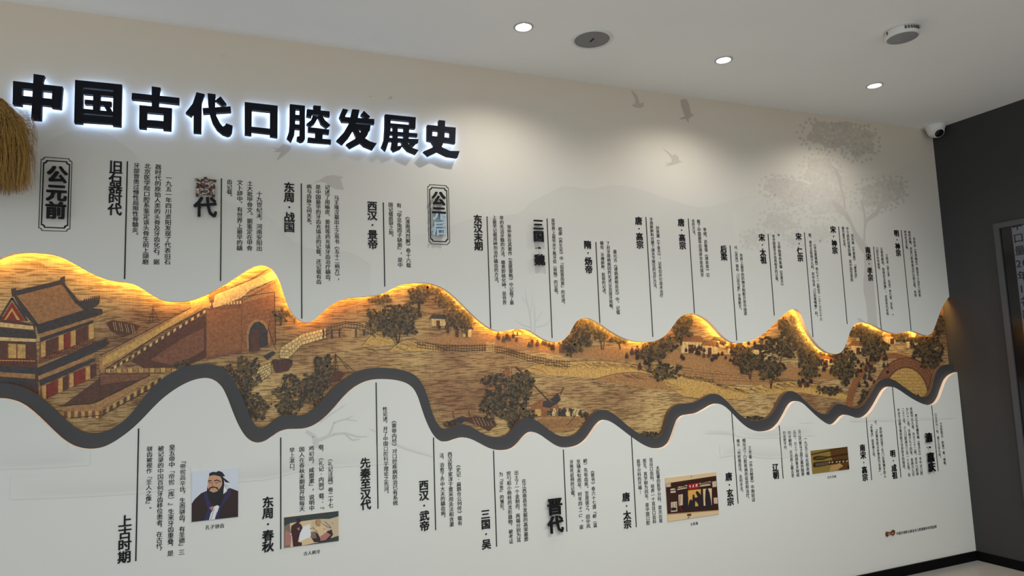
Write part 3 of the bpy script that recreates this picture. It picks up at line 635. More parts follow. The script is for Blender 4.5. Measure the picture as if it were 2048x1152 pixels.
# ------------------------------------------------------------------ river mural (a plain made-up landscape print)
def silk():
    m = bpy.data.materials.new('aged_silk_print'); m.use_nodes = True; nt = m.node_tree; b = nt.nodes['Principled BSDF']
    b.inputs['Roughness'].default_value = 0.45; b.inputs['Specular IOR Level'].default_value = 0.3
    g = nt.nodes.new('ShaderNodeNewGeometry')
    def tex(scale, sx, sz, detail):
        mp = nt.nodes.new('ShaderNodeMapping'); mp.inputs['Scale'].default_value = (sx, 1, sz)
        nt.links.new(g.outputs['Position'], mp.inputs['Vector'])
        n = nt.nodes.new('ShaderNodeTexNoise'); n.inputs['Scale'].default_value = scale; n.inputs['Detail'].default_value = detail
        nt.links.new(mp.outputs[0], n.inputs['Vector']); return n
    big = tex(1.6, 1, 1.6, 3); r = nt.nodes.new('ShaderNodeValToRGB'); e = r.color_ramp.elements
    e[0].position = 0.38; e[0].color = (*srgb(152,118,86),1); e[1].position = 0.60; e[1].color = (*srgb(202,174,120),1)
    nt.links.new(big.outputs['Fac'], r.inputs[0])
    st = tex(7, 2.6, 34, 7); rs = nt.nodes.new('ShaderNodeValToRGB'); e = rs.color_ramp.elements
    e[0].position = 0.44; e[0].color = (0.30,0.24,0.22,1); e[1].position = 0.51; e[1].color = (1,1,1,1)
    nt.links.new(st.outputs['Fac'], rs.inputs[0])
    mx = nt.nodes.new('ShaderNodeMix'); mx.data_type = 'RGBA'; mx.blend_type = 'MULTIPLY'; mx.inputs[0].default_value = 0.75
    nt.links.new(r.outputs[0], mx.inputs[6]); nt.links.new(rs.outputs[0], mx.inputs[7])
    st2 = tex(16, 16, 0.6, 3); rs2 = nt.nodes.new('ShaderNodeValToRGB'); e = rs2.color_ramp.elements
    e[0].position = 0.35; e[0].color = (0.78,0.74,0.70,1); e[1].position = 0.6; e[1].color = (1,1,1,1)
    nt.links.new(st2.outputs['Fac'], rs2.inputs[0])
    mx2 = nt.nodes.new('ShaderNodeMix'); mx2.data_type = 'RGBA'; mx2.blend_type = 'MULTIPLY'; mx2.inputs[0].default_value = 0.6
    nt.links.new(mx.outputs[2], mx2.inputs[6]); nt.links.new(rs2.outputs[0], mx2.inputs[7])
    nt.links.new(mx2.outputs[2], b.inputs['Base Color'])
    return m
M_silk = silk()
mural = empty('river_mural', (1.0, D_MURAL, 0.9), 'long brown silk-toned river landscape print between the white panels', 'mural')
m = MB(); m.box((XL, 0.0545, 0.6), (X0-0.0005, 0.0618, 2.3)); m.build('silk_panel', M_silk, mural)
PAL = dict(ink=(0.035,0.02,0.018), brown=srgb(118,78,56), dbrown=srgb(84,54,42), ochre=srgb(190,154,88), cream=srgb(206,180,122), red=srgb(128,42,28), slate=srgb(58,54,56), olive=srgb(86,76,54), dolive=srgb(52,46,38), tan=srgb(160,120,76), rust=srgb(140,92,58))
MP = {k: mat('pigment_'+k, v, 0.5, noise=0.28 if k != 'ink' else 0, nscale=90) for k, v in PAL.items()}
PK = list(PAL); PM = [MP[k] for k in PK]; PI = {k: i for i, k in enumerate(PK)}
class Art:
    """flat pigment shapes drawn at measured points on one plane"""
    def __init__(s, Y, step=0.000006, wrap=300): s.m = MB(); s.Y = Y; s.k = 0; s.step = step; s.wrap = wrap
    def y(s): s.k += 1; return s.Y - s.step*(s.k % s.wrap)
    def poly(s, c, pts): y = s.y(); s.m.flat([W(a, b, y) for a, b in pts], PI[c])
    def line(s, c, pts, w=1.0, jit=0.0):
        y = s.y(); P = [W(a+(rnd.random()-.5)*jit, b+(rnd.random()-.5)*jit, y) for a, b in pts]
        for i in range(len(P)-1):
            a, b = P[i], P[i+1]; d = b-a
            if d.length < 1e-6: continue
            n = Vector((-d.z,0,d.x)).normalized()*(w*0.0012)
            s.m.face([a+n, b+n, b-n, a-n], PI[c])
    def done(s, name, lab=None, kind=None): s.m.build(name, PM, mural, label=lab, kind=kind)
YM = 0.0528; YF_ = 0.0510; YT_ = 0.0500; HL = [0]
def lerp(a, b, t): return (a[0]+(b[0]-a[0])*t, a[1]+(b[1]-a[1])*t)
# land masses
def ridge(pts, base, fill, hatch=14, w=1.0):
    HL[0] += 1; a = Art(0.0542-0.00015*HL[0]); P = [(p.x, p.y) for p in crom([Vector((x, y, 0)) for x, y in pts], 3, 0)]
    a.poly(fill, P+[tuple(q) for q in base])
    a.line('ink', P, w)
    for i in range(hatch*3):
        t = rnd.random(); j = int(t*(len(P)-2)); x, y = P[j]
        a.line('dbrown', [(x, y+2+4*rnd.random()), (x+8+10*rnd.random(), y+5+7*rnd.random()), (x+16+16*rnd.random(), y+8+9*rnd.random())], 0.5, 1)
    a.done('painted_hill')
ridge([(725,690),(745,668),(765,662),(780,672),(792,690)], [(725,694)], 'ochre', 8)
ridge([(780,700),(800,684),(820,679),(850,684),(880,695),(890,702)], [(780,702)], 'ochre', 8)
ridge([(1040,742),(1075,728),(1120,724),(1170,722),(1210,722),(1260,728),(1300,740),(1330,762),(1352,782)], [(1300,780),(1250,765),(1180,756),(1110,752)], 'ochre', 26)
ridge([(1185,760),(1230,748),(1280,745),(1330,760),(1352,782)], [(1300,778),(1240,768)], 'tan', 14)
ridge([(1300,725),(1360,745),(1400,752),(1450,770),(1500,774)], [(1495,796),(1420,800),(1365,792),(1320,760)], 'ochre', 30)
ridge([(1500,774),(1540,765),(1580,762),(1620,766),(1660,775),(1700,790)], [(1690,800),(1600,785),(1520,790)], 'ochre', 20)
ridge([(1420,742),(1480,748),(1540,752),(1560,760)], [(1540,770),(1430,768)], 'tan', 12)
# upper bank greenish-ochre strip
a = Art(0.0544); a.poly('tan', [(820,690),(900,665),(1000,672),(1100,690),(1200,695),(1350,700),(1500,712),(1600,735),(1700,740),(1700,760),(1560,757),(1400,738),(1290,722),(1160,716),(1050,700),(980,690)]); a.done('painted_bank')
# hall at the left
a = Art(YM)
a.poly('dbrown', [(-40,640),(0,632),(70,650),(78,800),(60,830),(-40,790)])
a.poly('tan', [(30,588),(122,566),(176,612),(186,628),(140,640),(78,652),(48,612)])
for i in range(26): a.line('brown', [lerp((32,590),(122,568),i/25), lerp((78,650),(182,624),i/25)], 0.7)
a.poly('slate', [(28,582),(122,560),(126,568),(30,592)]); a.poly('slate', [(120,556),(130,552),(130,568),(122,570)]); a.poly('slate', [(22,578),(32,576),(32,592),(24,594)])
a.poly('slate', [(26,590),(34,592),(60,625),(78,650),(70,652),(46,626)]); a.poly('slate', [(122,566),(130,568),(158,602),(200,598),(198,608),(174,624),(150,606)])
for i in range(8): a.poly('slate', [(166+i*4.2,604-i*.9),(169+i*4.2,596-i*.9),(171+i*4.2,603-i*.9)])
a.poly('red', [(2,640),(24,604),(50,642)]); a.poly('ochre', [(8,640),(24,616),(40,640)]); a.poly('red', [(12,640),(24,622),(34,640)]); a.line('slate', [(-4,642),(24,596),(54,642)], 3)
a.poly('slate', [(-40,652),(70,664),(74,676),(-40,670)]); a.poly('cream', [(-40,640),(66,652),(68,660),(-40,650)]); a.poly('cream', [(-40,672),(72,678),(72,684),(-40,680)])
a.poly('slate', [(72,650),(180,616),(204,618),(206,628),(76,668)]); a.poly('tan', [(78,668),(204,630),(200,636),(80,676)])
a.poly('slate', [(80,676),(186,640),(186,646),(80,684)])
def bays(x0, t0, b0, x1, t1, b1, n, cols=('ochre','dbrown','red')):
    for i in range(n):
        u, v = i/n, (i+1)/n; p = lerp((x0,t0),(x1,t1),u); q = lerp((x0,t0),(x1,t1),v); r = lerp((x0,b0),(x1,b1),v); s_ = lerp((x0,b0),(x1,b1),u)
        a.poly(cols[i % len(cols)], [p, q, r, s_]); a.line('red', [p, s_], 1.2); a.line('ink', [(p[0]+1.6,p[1]),(s_[0]+1.6,s_[1])], 0.5)
bays(80,686,716,188,646,676,9,('ochre','dbrown','dbrown','ochre','red')); bays(-40,684,715,70,690,718,6,('ochre','ochre','dbrown'))
for k in range(3): a.line('red' if k != 1 else 'ochre', [(-40,716+k*4),(70,718+k*4)], 1.5); a.line('red' if k != 1 else 'dbrown', [(78,718+k*4),(190,678+k*4)], 1.5)
for i in range(22): a.line('ink', [lerp((78,716),(190,676),i/22), lerp((78,728),(190,688),i/22)], 0.5)
for i in range(18): a.line('ink', [(-40+i*6.2,716),(-40+i*6.2,727)], 0.5)
a.poly('slate', [(-40,730),(66,736),(76,740),(72,748),(-40,740)]); a.poly('slate', [(70,738),(180,690),(214,682),(220,686),(190,704),(76,752)])
a.poly('tan', [(76,752),(190,706),(188,714),(78,762)]); a.poly('slate', [(78,760),(190,716),(190,722),(80,772)]); a.poly('tan', [(-40,742),(70,748),(70,758),(-40,750)])
bays(82,774,802,192,726,752,10,('ochre','red','red','ochre','dbrown')); a.poly('slate', [(-40,752),(72,760),(74,772),(-40,764)])
for i in range(7): a.poly('slate', [(184+i*4.4,690-i*1.4),(187+i*4.4,682-i*1.4),(189+i*4.4,689-i*1.4)])
a.done('painted_hall', 'dark tile-roofed hall with red columns painted at the mural left')
# ramparts
a = Art(YM)
a.poly('tan', [(198,742),(200,712),(330,642),(380,618),(412,600),(420,612),(330,660),(245,716),(205,740)])
a.poly('ochre', [(204,733),(206,716),(330,648),(402,604),(404,612),(332,660),(240,714)])
a.poly('dbrown', [(262,722),(330,668),(408,630),(412,628),(412,716),(350,740),(298,742)])
a.poly('brown', [(300,720),(360,680),(408,655),(408,700),(350,732)])
a.line('ink', [(200,712),(330,642),(412,600),(430,590),(500,560),(540,536)], 1.2); a.line('ink', [(204,742),(245,716),(330,660),(420,612)], 1.2)
for i in range(34):
    p = lerp((210,744),(412,618),i/34); a.poly('cream' if i % 2 else 'dbrown', [(p[0],p[1]),(p[0]+5,p[1]-3),(p[0]+5,p[1]+3),(p[0],p[1]+6)])
a.poly('brown', [(412,600),(484,594),(484,705),(412,720)]); a.poly('rust', [(414,622),(482,616),(482,700),(414,712)])
for i in range(12): a.poly('cream', [(413+i*6,606-i*.4),(416.5+i*6,606-i*.4),(416.5+i*6,612-i*.4),(413+i*6,612-i*.4)])
a.poly('ochre', [(380,602),(412,592),(418,596),(420,616),(382,616)]); a.poly('rust', [(418,588),(452,572),(456,580),(424,600)]); a.line('ink', [(418,588),(452,572)], 1.2); a.line('ink', [(424,600),(424,618),(440,612),(440,594)], .8)
a.poly('cream', [(430,590),(540,545),(556,540),(556,556),(500,580),(486,594),(440,612),(426,616)])
a.poly('tan', [(486,592),(556,556),(572,600),(548,592),(486,610)])
for i in range(16):
    p = lerp((484,600),(552,562),i/16); a.poly('brown', [(p[0],p[1]),(p[0]+2.4,p[1]-1.4),(p[0]+2.4,p[1]+3),(p[0],p[1]+4.4)])
a.poly('rust', [(484,606),(549,588),(551,688),(484,704)])
for i in range(11): a.line('dbrown', [(486,614+i*8),(549,600+i*8.2)], 0.4)
arch = [(498,704),(497,672),(501,655),(509,645),(518,643),(528,649),(534,660),(537,690)]
a.poly('tan', [(x+(x-517)*0.2, y-5) for x, y in arch]); a.poly('slate', arch); a.poly('dbrown', [(503,704),(502,676),(508,662),(517,660),(520,700)])
a.line('ink', [(484,594),(549,584),(551,690)], 1.2)
a.poly('dbrown', [(205,752),(298,748),(240,782),(186,806),(124,812)]); a.poly('brown', [(200,748),(200,770),(298,756),(298,747)]); a.line('ink', [(200,748),(298,747),(298,756)], 1); a.line('ink', [(200,748),(200,804)], 1)
a.poly('tan', [(120,814),(188,808),(300,752),(312,754),(205,816),(205,830),(140,836),(126,826)])
for i in range(18):
    p = lerp((206,822),(330,752),i/18); a.poly('ochre' if i % 2 else 'dbrown', [(p[0],p[1]-2),(p[0]+5,p[1]-5),(p[0]+5,p[1]+6),(p[0],p[1]+9)])
for i in range(11): a.poly('ochre' if i % 2 else 'brown', [(128+i*7,822),(134+i*7,822),(134+i*7,836),(128+i*7,836)])
for i in range(14): a.poly('ochre' if i % 2 else 'tan', [(200+i*11,738-i*.2),(210+i*11,738-i*.2),(210+i*11,745),(200+i*11,745)]); a.line('ink', [(200+i*11,738),(200+i*11,745)], .6)
a.line('ink', [(120,812),(188,806),(300,750)], 1.2); a.line('ink', [(140,836),(205,830),(325,765)], 1.2)
a.done('painted_rampart', 'painted fortress wall with pale walkway and small arch')
def bricks(a, q, nu, nv, c='cream', lw=.7):
    tl, tr, br, bl = q; a.poly(c, q)
    for j in range(nv+1): a.line('ink', [lerp(tl,bl,j/nv), lerp(tr,br,j/nv)], lw)
    for j in range(nv):
        for i in range(nu+1):
            u = min(1, (i+0.5*(j % 2))/nu); t = lerp(tl,tr,u); b = lerp(bl,br,u); a.line('ink', [lerp(t,b,j/nv), lerp(t,b,(j+1)/nv)], lw)
a = Art(YM)
bricks(a, [(604,668),(652,656),(652,676),(604,690)], 7, 3); bricks(a, [(560,696),(604,668),(604,690),(578,716)], 6, 3); bricks(a, [(560,698),(578,700),(578,718),(560,716)], 2, 3)
a.done('painted_quay'); a = Art(YM); bricks(a, [(515,676),(550,672),(552,686),(515,696)], 6, 3); a.done('painted_quay'); a = Art(YM); bricks(a, [(504,740),(542,725),(542,748),(504,775)], 6, 5)
a.done('painted_quay'); a = Art(YM); bricks(a, [(1360,735),(1500,750),(1495,762),(1370,752)], 12, 3, 'tan', .5); bricks(a, [(1400,746),(1545,756),(1540,764),(1410,758)], 12, 2, 'tan', .5)
a.done('painted_quay'); a = Art(YM)
for i in range(6): a.line('cream', [(972,686+i*3.4),(990,687+i*3.4)], 1.6)
a.done('painted_steps', 'painted pale river steps')
# plank footbridge and river fences
a = Art(YM)
top = [(650,660),(665,650),(690,643),(715,645),(740,655),(752,662)]
for dy in (0,4,12): a.line('slate', [(x,y+dy) for x,y in top], 1.2)
for i in range(22):
    j = i/22*(len(top)-1); p = lerp(top[int(j)], top[min(int(j)+1,len(top)-1)], j-int(j)); a.line('ink', [p,(p[0],p[1]+12)], .7)
for x, h in ((647,18),(664,20),(679,16),(712,16),(728,14)): a.line('slate', [(x,658),(x,658+h)], 3)
a.done('painted_footbridge', 'painted plank footbridge')
for (pts, n) in (([(835,684),(880,690),(930,692),(975,690)], 26),([(985,692),(1020,700),(1060,712),(1100,720),(1140,724)], 30)):
    a = Art(YM)
    for dy in (0,5,10): a.line('ink', [(x,y+dy) for x,y in pts], .9)
    for i in range(n):
        j = i/n*(len(pts)-1); p = lerp(pts[int(j)], pts[min(int(j)+1,len(pts)-1)], j-int(j)); a.line('ink', [(p[0],p[1]-3),(p[0],p[1]+12)], .8)
    a.done('painted_railing')
# huts
def hut(a, x, y, w, h, roof='slate', wallc='cream'):
    a.poly(wallc, [(x,y),(x+w,y+2),(x+w,y+h),(x,y+h)]); a.poly(roof, [(x-4,y+1),(x+4,y-h*.45),(x+w-3,y-h*.40),(x+w+4,y+3)])
    a.line('ink', [(x-4,y+1),(x+4,y-h*.45),(x+w-3,y-h*.40),(x+w+4,y+3)], .9)
    for i in range(max(2,int(w/7))): a.line('ink', [(x+i*7+1,y+2),(x+i*7+1,y+h)], .7)
    a.poly('dbrown', [(x+w*.35,y+h*.3),(x+w*.6,y+h*.3),(x+w*.6,y+h),(x+w*.35,y+h)])
a = Art(YM)
for q in [(862,636,30,16),(925,656,18,18),(1362,682,42,24,'rust'),(1405,690,30,18,'rust'),(1425,680,20,14),(1455,695,30,14,'rust'),(1505,698,38,20),(1560,700,24,14),(1640,716,26,14,'rust'),(1668,722,18,12,'rust'),(1702,690,30,18,'rust'),(1712,668,24,14,'rust'),(1770,672,30,16,'rust'),(1812,682,26,14),(1822,660,26,14,'rust'),(1855,688,22,12),(1142,660,18,20,'rust'),(1028,662,14,8,'rust')]:
    a = Art(YM); hut(a, *q); a.done('painted_hut')
# figures
a = Art(YF_, 0.00001, 80)
def fig(x, y, s, c='ink'):
    a.poly(c, [(x-s*.3,y),(x+s*.3,y),(x+s*.22,y-s*.7),(x-s*.22,y-s*.7)]); a.poly('rust' if c == 'ink' else c, [(x-s*.14,y-s*.72),(x+s*.14,y-s*.72),(x+s*.14,y-s),(x-s*.14,y-s)])
    a.line(c, [(x-s*.4,y-s*.3),(x,y-s*.6),(x+s*.45,y-s*.35)], .8)
for cx, cy, dx, dy, n, s in ((1015,680,25,4,8,11),(1085,690,30,6,9,11),(1120,700,20,6,4,13),(900,660,26,8,9,10),(1430,715,70,14,26,10),(1265,712,12,8,5,12),(1285,735,8,6,3,12),(1385,700,30,4,8,9),(1600,770,26,6,6,12),(1655,735,30,12,16,10),(1755,720,26,30,26,9),(1730,745,20,30,20,9),(1850,720,25,20,14,8),(1480,690,40,6,12,9),(1690,760,14,12,8,10)):
    for i in range(n): fig(cx+dx*(2*rnd.random()-1), cy+dy*(2*rnd.random()-1), s*(.8+.4*rnd.random()), rnd.choice(['ink','ink','slate','dbrown']))
a.done('painted_figures', 'tiny painted walking figures', 'stuff')
# boats
a = Art(YF_, 0.00001, 80)
a.poly('tan', [(1075,838),(1100,832),(1160,830),(1172,834),(1160,850),(1140,862),(1090,862)]); [a.line('dbrown', [(1080+i,840+i*2.4),(1165-i*2,838+i*2.2)], .6) for i in range(8)]
a.poly('rust', [(1062,812),(1078,800),(1112,802),(1118,814),(1112,832),(1066,834)]); a.poly('slate', [(1085,804),(1096,800),(1112,808),(1100,816),(1086,814)]); a.poly('ochre', [(1070,818),(1082,818),(1082,832),(1070,832)])
a.poly('slate', [(1100,800),(1116,786),(1122,800),(1112,808)]); a.line('red', [(1092,792),(1108,790),(1122,784),(1128,775)], 1.4); a.line('ink', [(1031,733),(1060,762),(1098,802)], 2); a.line('ink', [(1019,735),(1018,768)], .8); a.line('ink', [(1024,733),(1022,768)], .8); a.line('ink', [(1128,774),(1112,808)], 1)
for i in range(34): fig(1098+i*1.9+rnd.random()*2, 830+3*rnd.random(), 11+4*rnd.random(), rnd.choice(['ink','slate','slate','dbrown','cream']))
a.line('ink', [(1156,826),(1170,834)], 1.6); a.line('ink', [(1135,850),(1150,832)], 1.2)
a.poly('rust', [(1000,752),(1016,735),(1020,752)]); a.line('ink', [(1000,752),(1016,735)], 1)
a.done('painted_boat', 'painted river boat with mast and crew'); a = Art(YF_, 0.00001, 80)
a.poly('dbrown', [(920,838),(950,832),(985,836),(994,850),(978,862),(955,850)]); [a.line('cream' if i % 2 else 'ink', [(942+i*3.2,836),(950+i*3.2,852)], .5) for i in range(12)]; a.poly('slate', [(900,842),(925,832),(935,836),(925,846),(905,848)])
a.line('ink', [(905,822),(911,845)], 1); a.line('ink', [(937,820),(942,840)], 1)
a.done('painted_boat'); a = Art(YF_, 0.00001, 80)
a.poly('dbrown', [(544,728),(580,722),(586,728),(576,742),(552,746)]); [a.line('ink', [(546,730+i*4),(582-i*2,726+i*4)], .8) for i in range(4)]; a.poly('slate', [(526,712),(545,702),(552,706),(535,720)])
for i in range(14): fig(546+i*2.8, 726, 8, rnd.choice(['ink','slate','dbrown']))
a.done('painted_boat'); a = Art(YF_, 0.00001, 80)
a.line('ink', [(671,706),(671,742)], 1.2); a.line('ink', [(671,708),(658,726)], .8); a.line('ink', [(671,708),(696,738)], .8); a.line('ink', [(671,708),(710,744)], .8); a.line('ink', [(671,706),(666,745)], .8); a.line('ink',[(671,706),(677,745)],.8)
a.poly('dbrown', [(655,748),(680,742),(690,748),(680,760),(655,768)])
a.done('painted_boat'); a = Art(YF_, 0.00001, 80)
a.poly('dbrown', [(212,645),(225,640),(262,646),(282,652),(262,668),(246,674),(222,662)]); [a.line('cream' if i % 3 else 'ink', [(222+i*4,643+i*.6),(226+i*4,660+i*.6)], .5) for i in range(13)]
a.done('painted_boat'); a = Art(YF_, 0.00001, 80)
a.line('ink', [(306,612),(306,645)], 1); a.line('ink', [(306,616),(296,650)], .8); a.line('ink', [(306,616),(318,642)], .8)
a.done('painted_mast'); a = Art(YF_, 0.00001, 80)
a.line('ink', [(540,640),(530,690)], 1); a.line('ink', [(536,655),(552,700)], .8)
a.done('painted_mast')
# stone arch at the right
a = Art(YM)
def arcp(cx, cy, rx, ry, a0, a1, n=20): return [(cx+rx*math.cos(math.radians(a0+(a1-a0)*i/n)), cy-ry*math.sin(math.radians(a0+(a1-a0)*i/n))) for i in range(n+1)]
road = [(1712,818),(1700,800),(1712,770),(1730,742),(1750,722),(1775,712),(1800,713),(1830,722),(1860,740)]
a.poly('rust', [(1690,815),(1697,780),(1712,750),(1735,722),(1760,708),(1790,706),(1825,714),(1868,735),(1868,745),(1825,726),(1792,716),(1765,718),(1742,732),(1722,758),(1710,785),(1704,815)])
for i in range(20):
    p = lerp((1697,800),(1748,722),i/20); a.line('ink', [(p[0]-4,p[1]-4),(p[0]+6,p[1]+3)], .8)
out = arcp(1812,800,66,85,0,180); inn = arcp(1812,800,44,64,0,180)
a.poly('brown', out+inn[::-1])
for r in (66,61,56,51,46): a.line('ink' if r in (66,46) else 'tan', arcp(1812,800,r,85-(66-r),0,180), .9)
bx = arcp(1812,800,44,64,0,180); a.poly('ochre', bx)
for j in range(10):
    y = 742+j*6.5; half = 44*math.sqrt(max(0,1-((800-y)/64)**2)); a.line('ink', [(1812-half,y),(1812+half,y)], .6)
    for i in range(9):
        x = 1770+i*10+(j % 2)*5
        if abs(x-1812) < half-2: a.line('ink', [(x,y),(x,y+6.5)], .6)
for i in range(8): fig(1780+i*8, 795+rnd.random()*4, 10)
a.done('painted_arch', 'painted arched masonry at the mural right end')
# trees
def ptree(cx, cy, rx, ry, n, th, cols=('olive','dolive','dolive','olive'), gap=0.0):
    a = Art(YT_, 0.00002, 40)
    for k in range(5):
        bx = cx+(rnd.random()-.5)*rx*1.1; a.line('ink', [(cx+(rnd.random()-.5)*4,cy+ry*.7+th),(cx+(bx-cx)*.5,cy+ry*.4),(bx,cy-ry*.1)], 1.3-.15*k, 3)
    for k in range(n):
        t = rnd.random()*6.283; r = math.sqrt(rnd.random()); lob = 1+0.22*math.sin(t*5+cx)
        x, y = cx+rx*r*lob*math.cos(t), cy+ry*r*lob*math.sin(t); s = 1.6+2.2*rnd.random()
        c = rnd.choice(cols); yy = a.y()
        pts = [(x+s*math.cos(q*1.2566+t), y+s*.9*math.sin(q*1.2566+t)) for q in range(5)]
        a.m.flat([W(u, v, yy) for u, v in pts], PI[c])
    for k in range(int(n*.5)):
        t = rnd.random()*6.283; r = math.sqrt(rnd.random()); x, y = cx+rx*r*math.cos(t), cy+ry*r*math.sin(t)
        a.line(rnd.choice(['ink','tan','tan']), [(x,y),(x+2*(rnd.random()-.5)*2,y+3+3*rnd.random())], .45)
    a.done('painted_tree')
for q in [(455,745,16,14,70,6),(365,730,18,9,70,4),(496,748,26,34,230,12),(490,790,14,20,90,10),(512,815,26,24,170,8),(596,782,44,32,330,18),(575,812,24,18,120,8),(648,738,20,26,150,26),(630,770,26,26,170,26),(590,625,20,10,60,14),(562,630,14,12,50,12),
          (768,636,34,22,230,22),(812,628,26,22,180,26),(796,656,40,16,150,18),(838,590,20,18,120,22),(862,578,26,10,70,4),(914,632,26,22,110,26),(760,598,20,8,60,4),(890,600,22,12,60,8),(930,640,22,20,90,14),
          (985,812,24,30,220,14),(1018,790,34,42,380,22),(1052,768,16,24,110,30),(982,760,22,10,60,6),(1040,835,30,24,210,8),(1298,872,26,8,80,3),
          (1160,668,26,26,260,16),(1142,690,22,18,120,12),(1205,660,28,20,170,26),(1182,642,26,9,110,2),(1240,672,22,14,90,16),(1300,706,22,18,190,20),(1320,690,30,22,230,26),(1362,652,22,26,220,20),(1375,640,12,14,70,8),(1330,742,30,16,120,4),
          (1500,724,30,20,240,20),(1542,738,26,22,220,22),(1560,690,40,20,210,26),(1600,690,36,24,250,26),(1567,648,9,13,80,6),(1582,665,18,14,90,4),(1590,640,12,10,20,4),(1622,722,22,20,170,16),(1480,700,24,10,70,6),(1620,745,18,10,90,4),
          (1672,700,28,14,120,6),(1690,735,26,30,280,16),(1718,662,22,12,130,4),(1748,690,26,26,280,12),(1738,672,24,16,120,4),(1800,672,14,10,60,4),(1845,690,22,22,170,12),(1868,700,16,30,190,8),(1878,650,10,22,90,4),(1862,720,20,16,120,6),(1660,780,26,8,90,2),(1735,800,18,22,120,4),(1640,675,14,8,30,3),(1620,660,10,14,26,3),(900,848,14,5,30,2),(1170,830,8,5,20,2),(1510,836,16,3,40,1)]:
    ptree(*q)

# ------------------------------------------------------------------ small printed pictures
PIC = dict(bg=srgb(205,214,226), skin=srgb(196,150,118), hair=(0.006,0.006,0.010), robe=(0.022,0.008,0.008), navy=(0.02,0.02,0.09), white=(0.75,0.77,0.8), line=(0.02,0.015,0.02), dgreen=(0.03,0.05,0.05), maroon=(0.045,0.012,0.015), pink=srgb(170,120,112), cream=srgb(214,190,150), tan=srgb(180,140,90), wood=(0.035,0.008,0.006), red=srgb(150,26,16), sil=(0.016,0.012,0.016), gold=srgb(214,164,84), olive=srgb(140,118,58), brown=srgb(92,62,28), bone=srgb(60,42,24), lt=srgb(196,180,150), grey=srgb(120,110,100))
QK = list(PIC); QM = [mat('print_'+k, v, 0.35) for k, v in PIC.items()]; QI = {k: i for i, k in enumerate(QK)}
class Pic:
    def __init__(s, corners, label, bg, cap, capq, name='printed_picture'):
        P = [W(*c, -0.004) for c in corners]
        s.x0, s.x1 = (P[0].x+P[3].x)/2, (P[1].x+P[2].x)/2; s.z1, s.z0 = (P[0].z+P[1].z)/2, (P[2].z+P[3].z)/2
        s.e = empty(name, ((s.x0+s.x1)/2, 0, s.z0), label, 'picture', 'small printed pictures on the lower panel')
        m = MB(); m.box((s.x0,-0.004,s.z0),(s.x1,-0.0003,s.z1), QI[bg]); m.build('picture_board', QM, s.e)
        s.m = MB(); s.k = 0
        a, b = W(*capq[0]), W(*capq[1]); h = (b.x-a.x)/len(cap); mb = MB(); zz = (a.z+b.z)/2
        for i, ch in enumerate(cap): put(mb, ch, a.x+(i+.5)*h, zz-capq[2]/2, capq[2], -0.0014, 0.012, sx=min(1.0, h/capq[2]), vertical=False)
        mb.build('caption', M_ink, s.e)
    def y(s): s.k += 1; return -0.0042-0.00002*s.k
    def clip(s, p): p.x = min(max(p.x,s.x0),s.x1); p.z = min(max(p.z,s.z0),s.z1); return p
    def poly(s, c, pts): y = s.y(); s.m.flat([s.clip(W(a, b, y)) for a, b in pts], QI[c])
    def line(s, c, pts, w=1.0):
        y = s.y(); P = [s.clip(W(a, b, y)) for a, b in pts]
        for i in range(len(P)-1):
            a, b = P[i], P[i+1]; d = b-a
            if d.length < 1e-6: continue
            n = Vector((-d.z,0,d.x)).normalized()*(w*0.0011); s.m.face([a+n,b+n,b-n,a-n], QI[c])
    def done(s): s.m.build('printed_image', QM, s.e)
g = lambda pts: [(200+x/5.69, 860+y/5.69) for x, y in pts]
p = Pic([(384,943.5),(477,935),(476,1033),(383,1044.5)], 'square portrait print of a black-bearded man in dark robes', 'bg', '孔子骈齿', ((410.4,1054.5),(448.7,1051.5),0.0195))
p.poly('robe', g([(1042,1055),(1042,840),(1075,790),(1150,720),(1220,690),(1420,680),(1480,660),(1575,695),(1575,990)]))
p.poly('navy', g([(1180,730),(1215,700),(1240,800),(1270,860),(1300,900),(1340,860),(1420,760),(1440,680),(1500,670),(1470,760),(1400,850),(1370,900),(1350,1010),(1180,1035),(1230,900),(1200,820)]))
p.poly('white', g([(1405,610),(1470,640),(1440,700),(1405,730)])); p.line('line', g([(1415,625),(1455,690)]), .8); p.line('line', g([(1430,620),(1465,655)]), .8)
p.poly('skin', g([(1240,525),(1300,510),(1375,530),(1395,580),(1410,600),(1390,650),(1350,700),(1290,715),(1245,700),(1225,640),(1228,580)]))
p.poly('hair', g([(1240,525),(1245,490),(1290,475),(1320,480),(1350,465),(1390,478),(1425,525),(1395,528),(1410,545),(1480,600),(1430,595),(1410,570),(1415,620),(1400,720),(1385,560),(1370,530),(1300,512)]))
p.poly('hair', g([(1222,640),(1240,690),(1290,712),(1340,695),(1375,650),(1400,600),(1400,700),(1410,750),(1380,850),(1330,870),(1280,840),(1240,790),(1215,700)]))
p.poly('hair', g([(1232,680),(1250,650),(1290,642),(1340,652),(1352,690),(1335,680),(1320,660),(1290,658),(1262,662),(1245,690)]))
p.poly('hair', g([(1225,590),(1235,572),(1275,570),(1270,580),(1240,585)])); p.poly('hair', g([(1295,575),(1330,562),(1375,585),(1372,596),(1330,576),(1300,586)]))
p.line('line', g([(1238,600),(1265,598)]), 1.3); p.line('line', g([(1310,602),(1345,600)]), 1.3); p.line('line', g([(1283,590),(1272,630),(1290,636)]), .8); p.poly('pink', g([(1268,672),(1300,672),(1285,684)]))
p.poly('pink', g([(1240,885),(1290,865),(1305,880),(1270,915)])); p.poly('white', g([(1300,870),(1335,855),(1358,870),(1330,950),(1310,1015),(1240,1025),(1260,950),(1290,900)])); p.line('line', g([(1300,900),(1260,1020)]), .8); p.line('line', g([(1330,930),(1310,1012)]), .8)
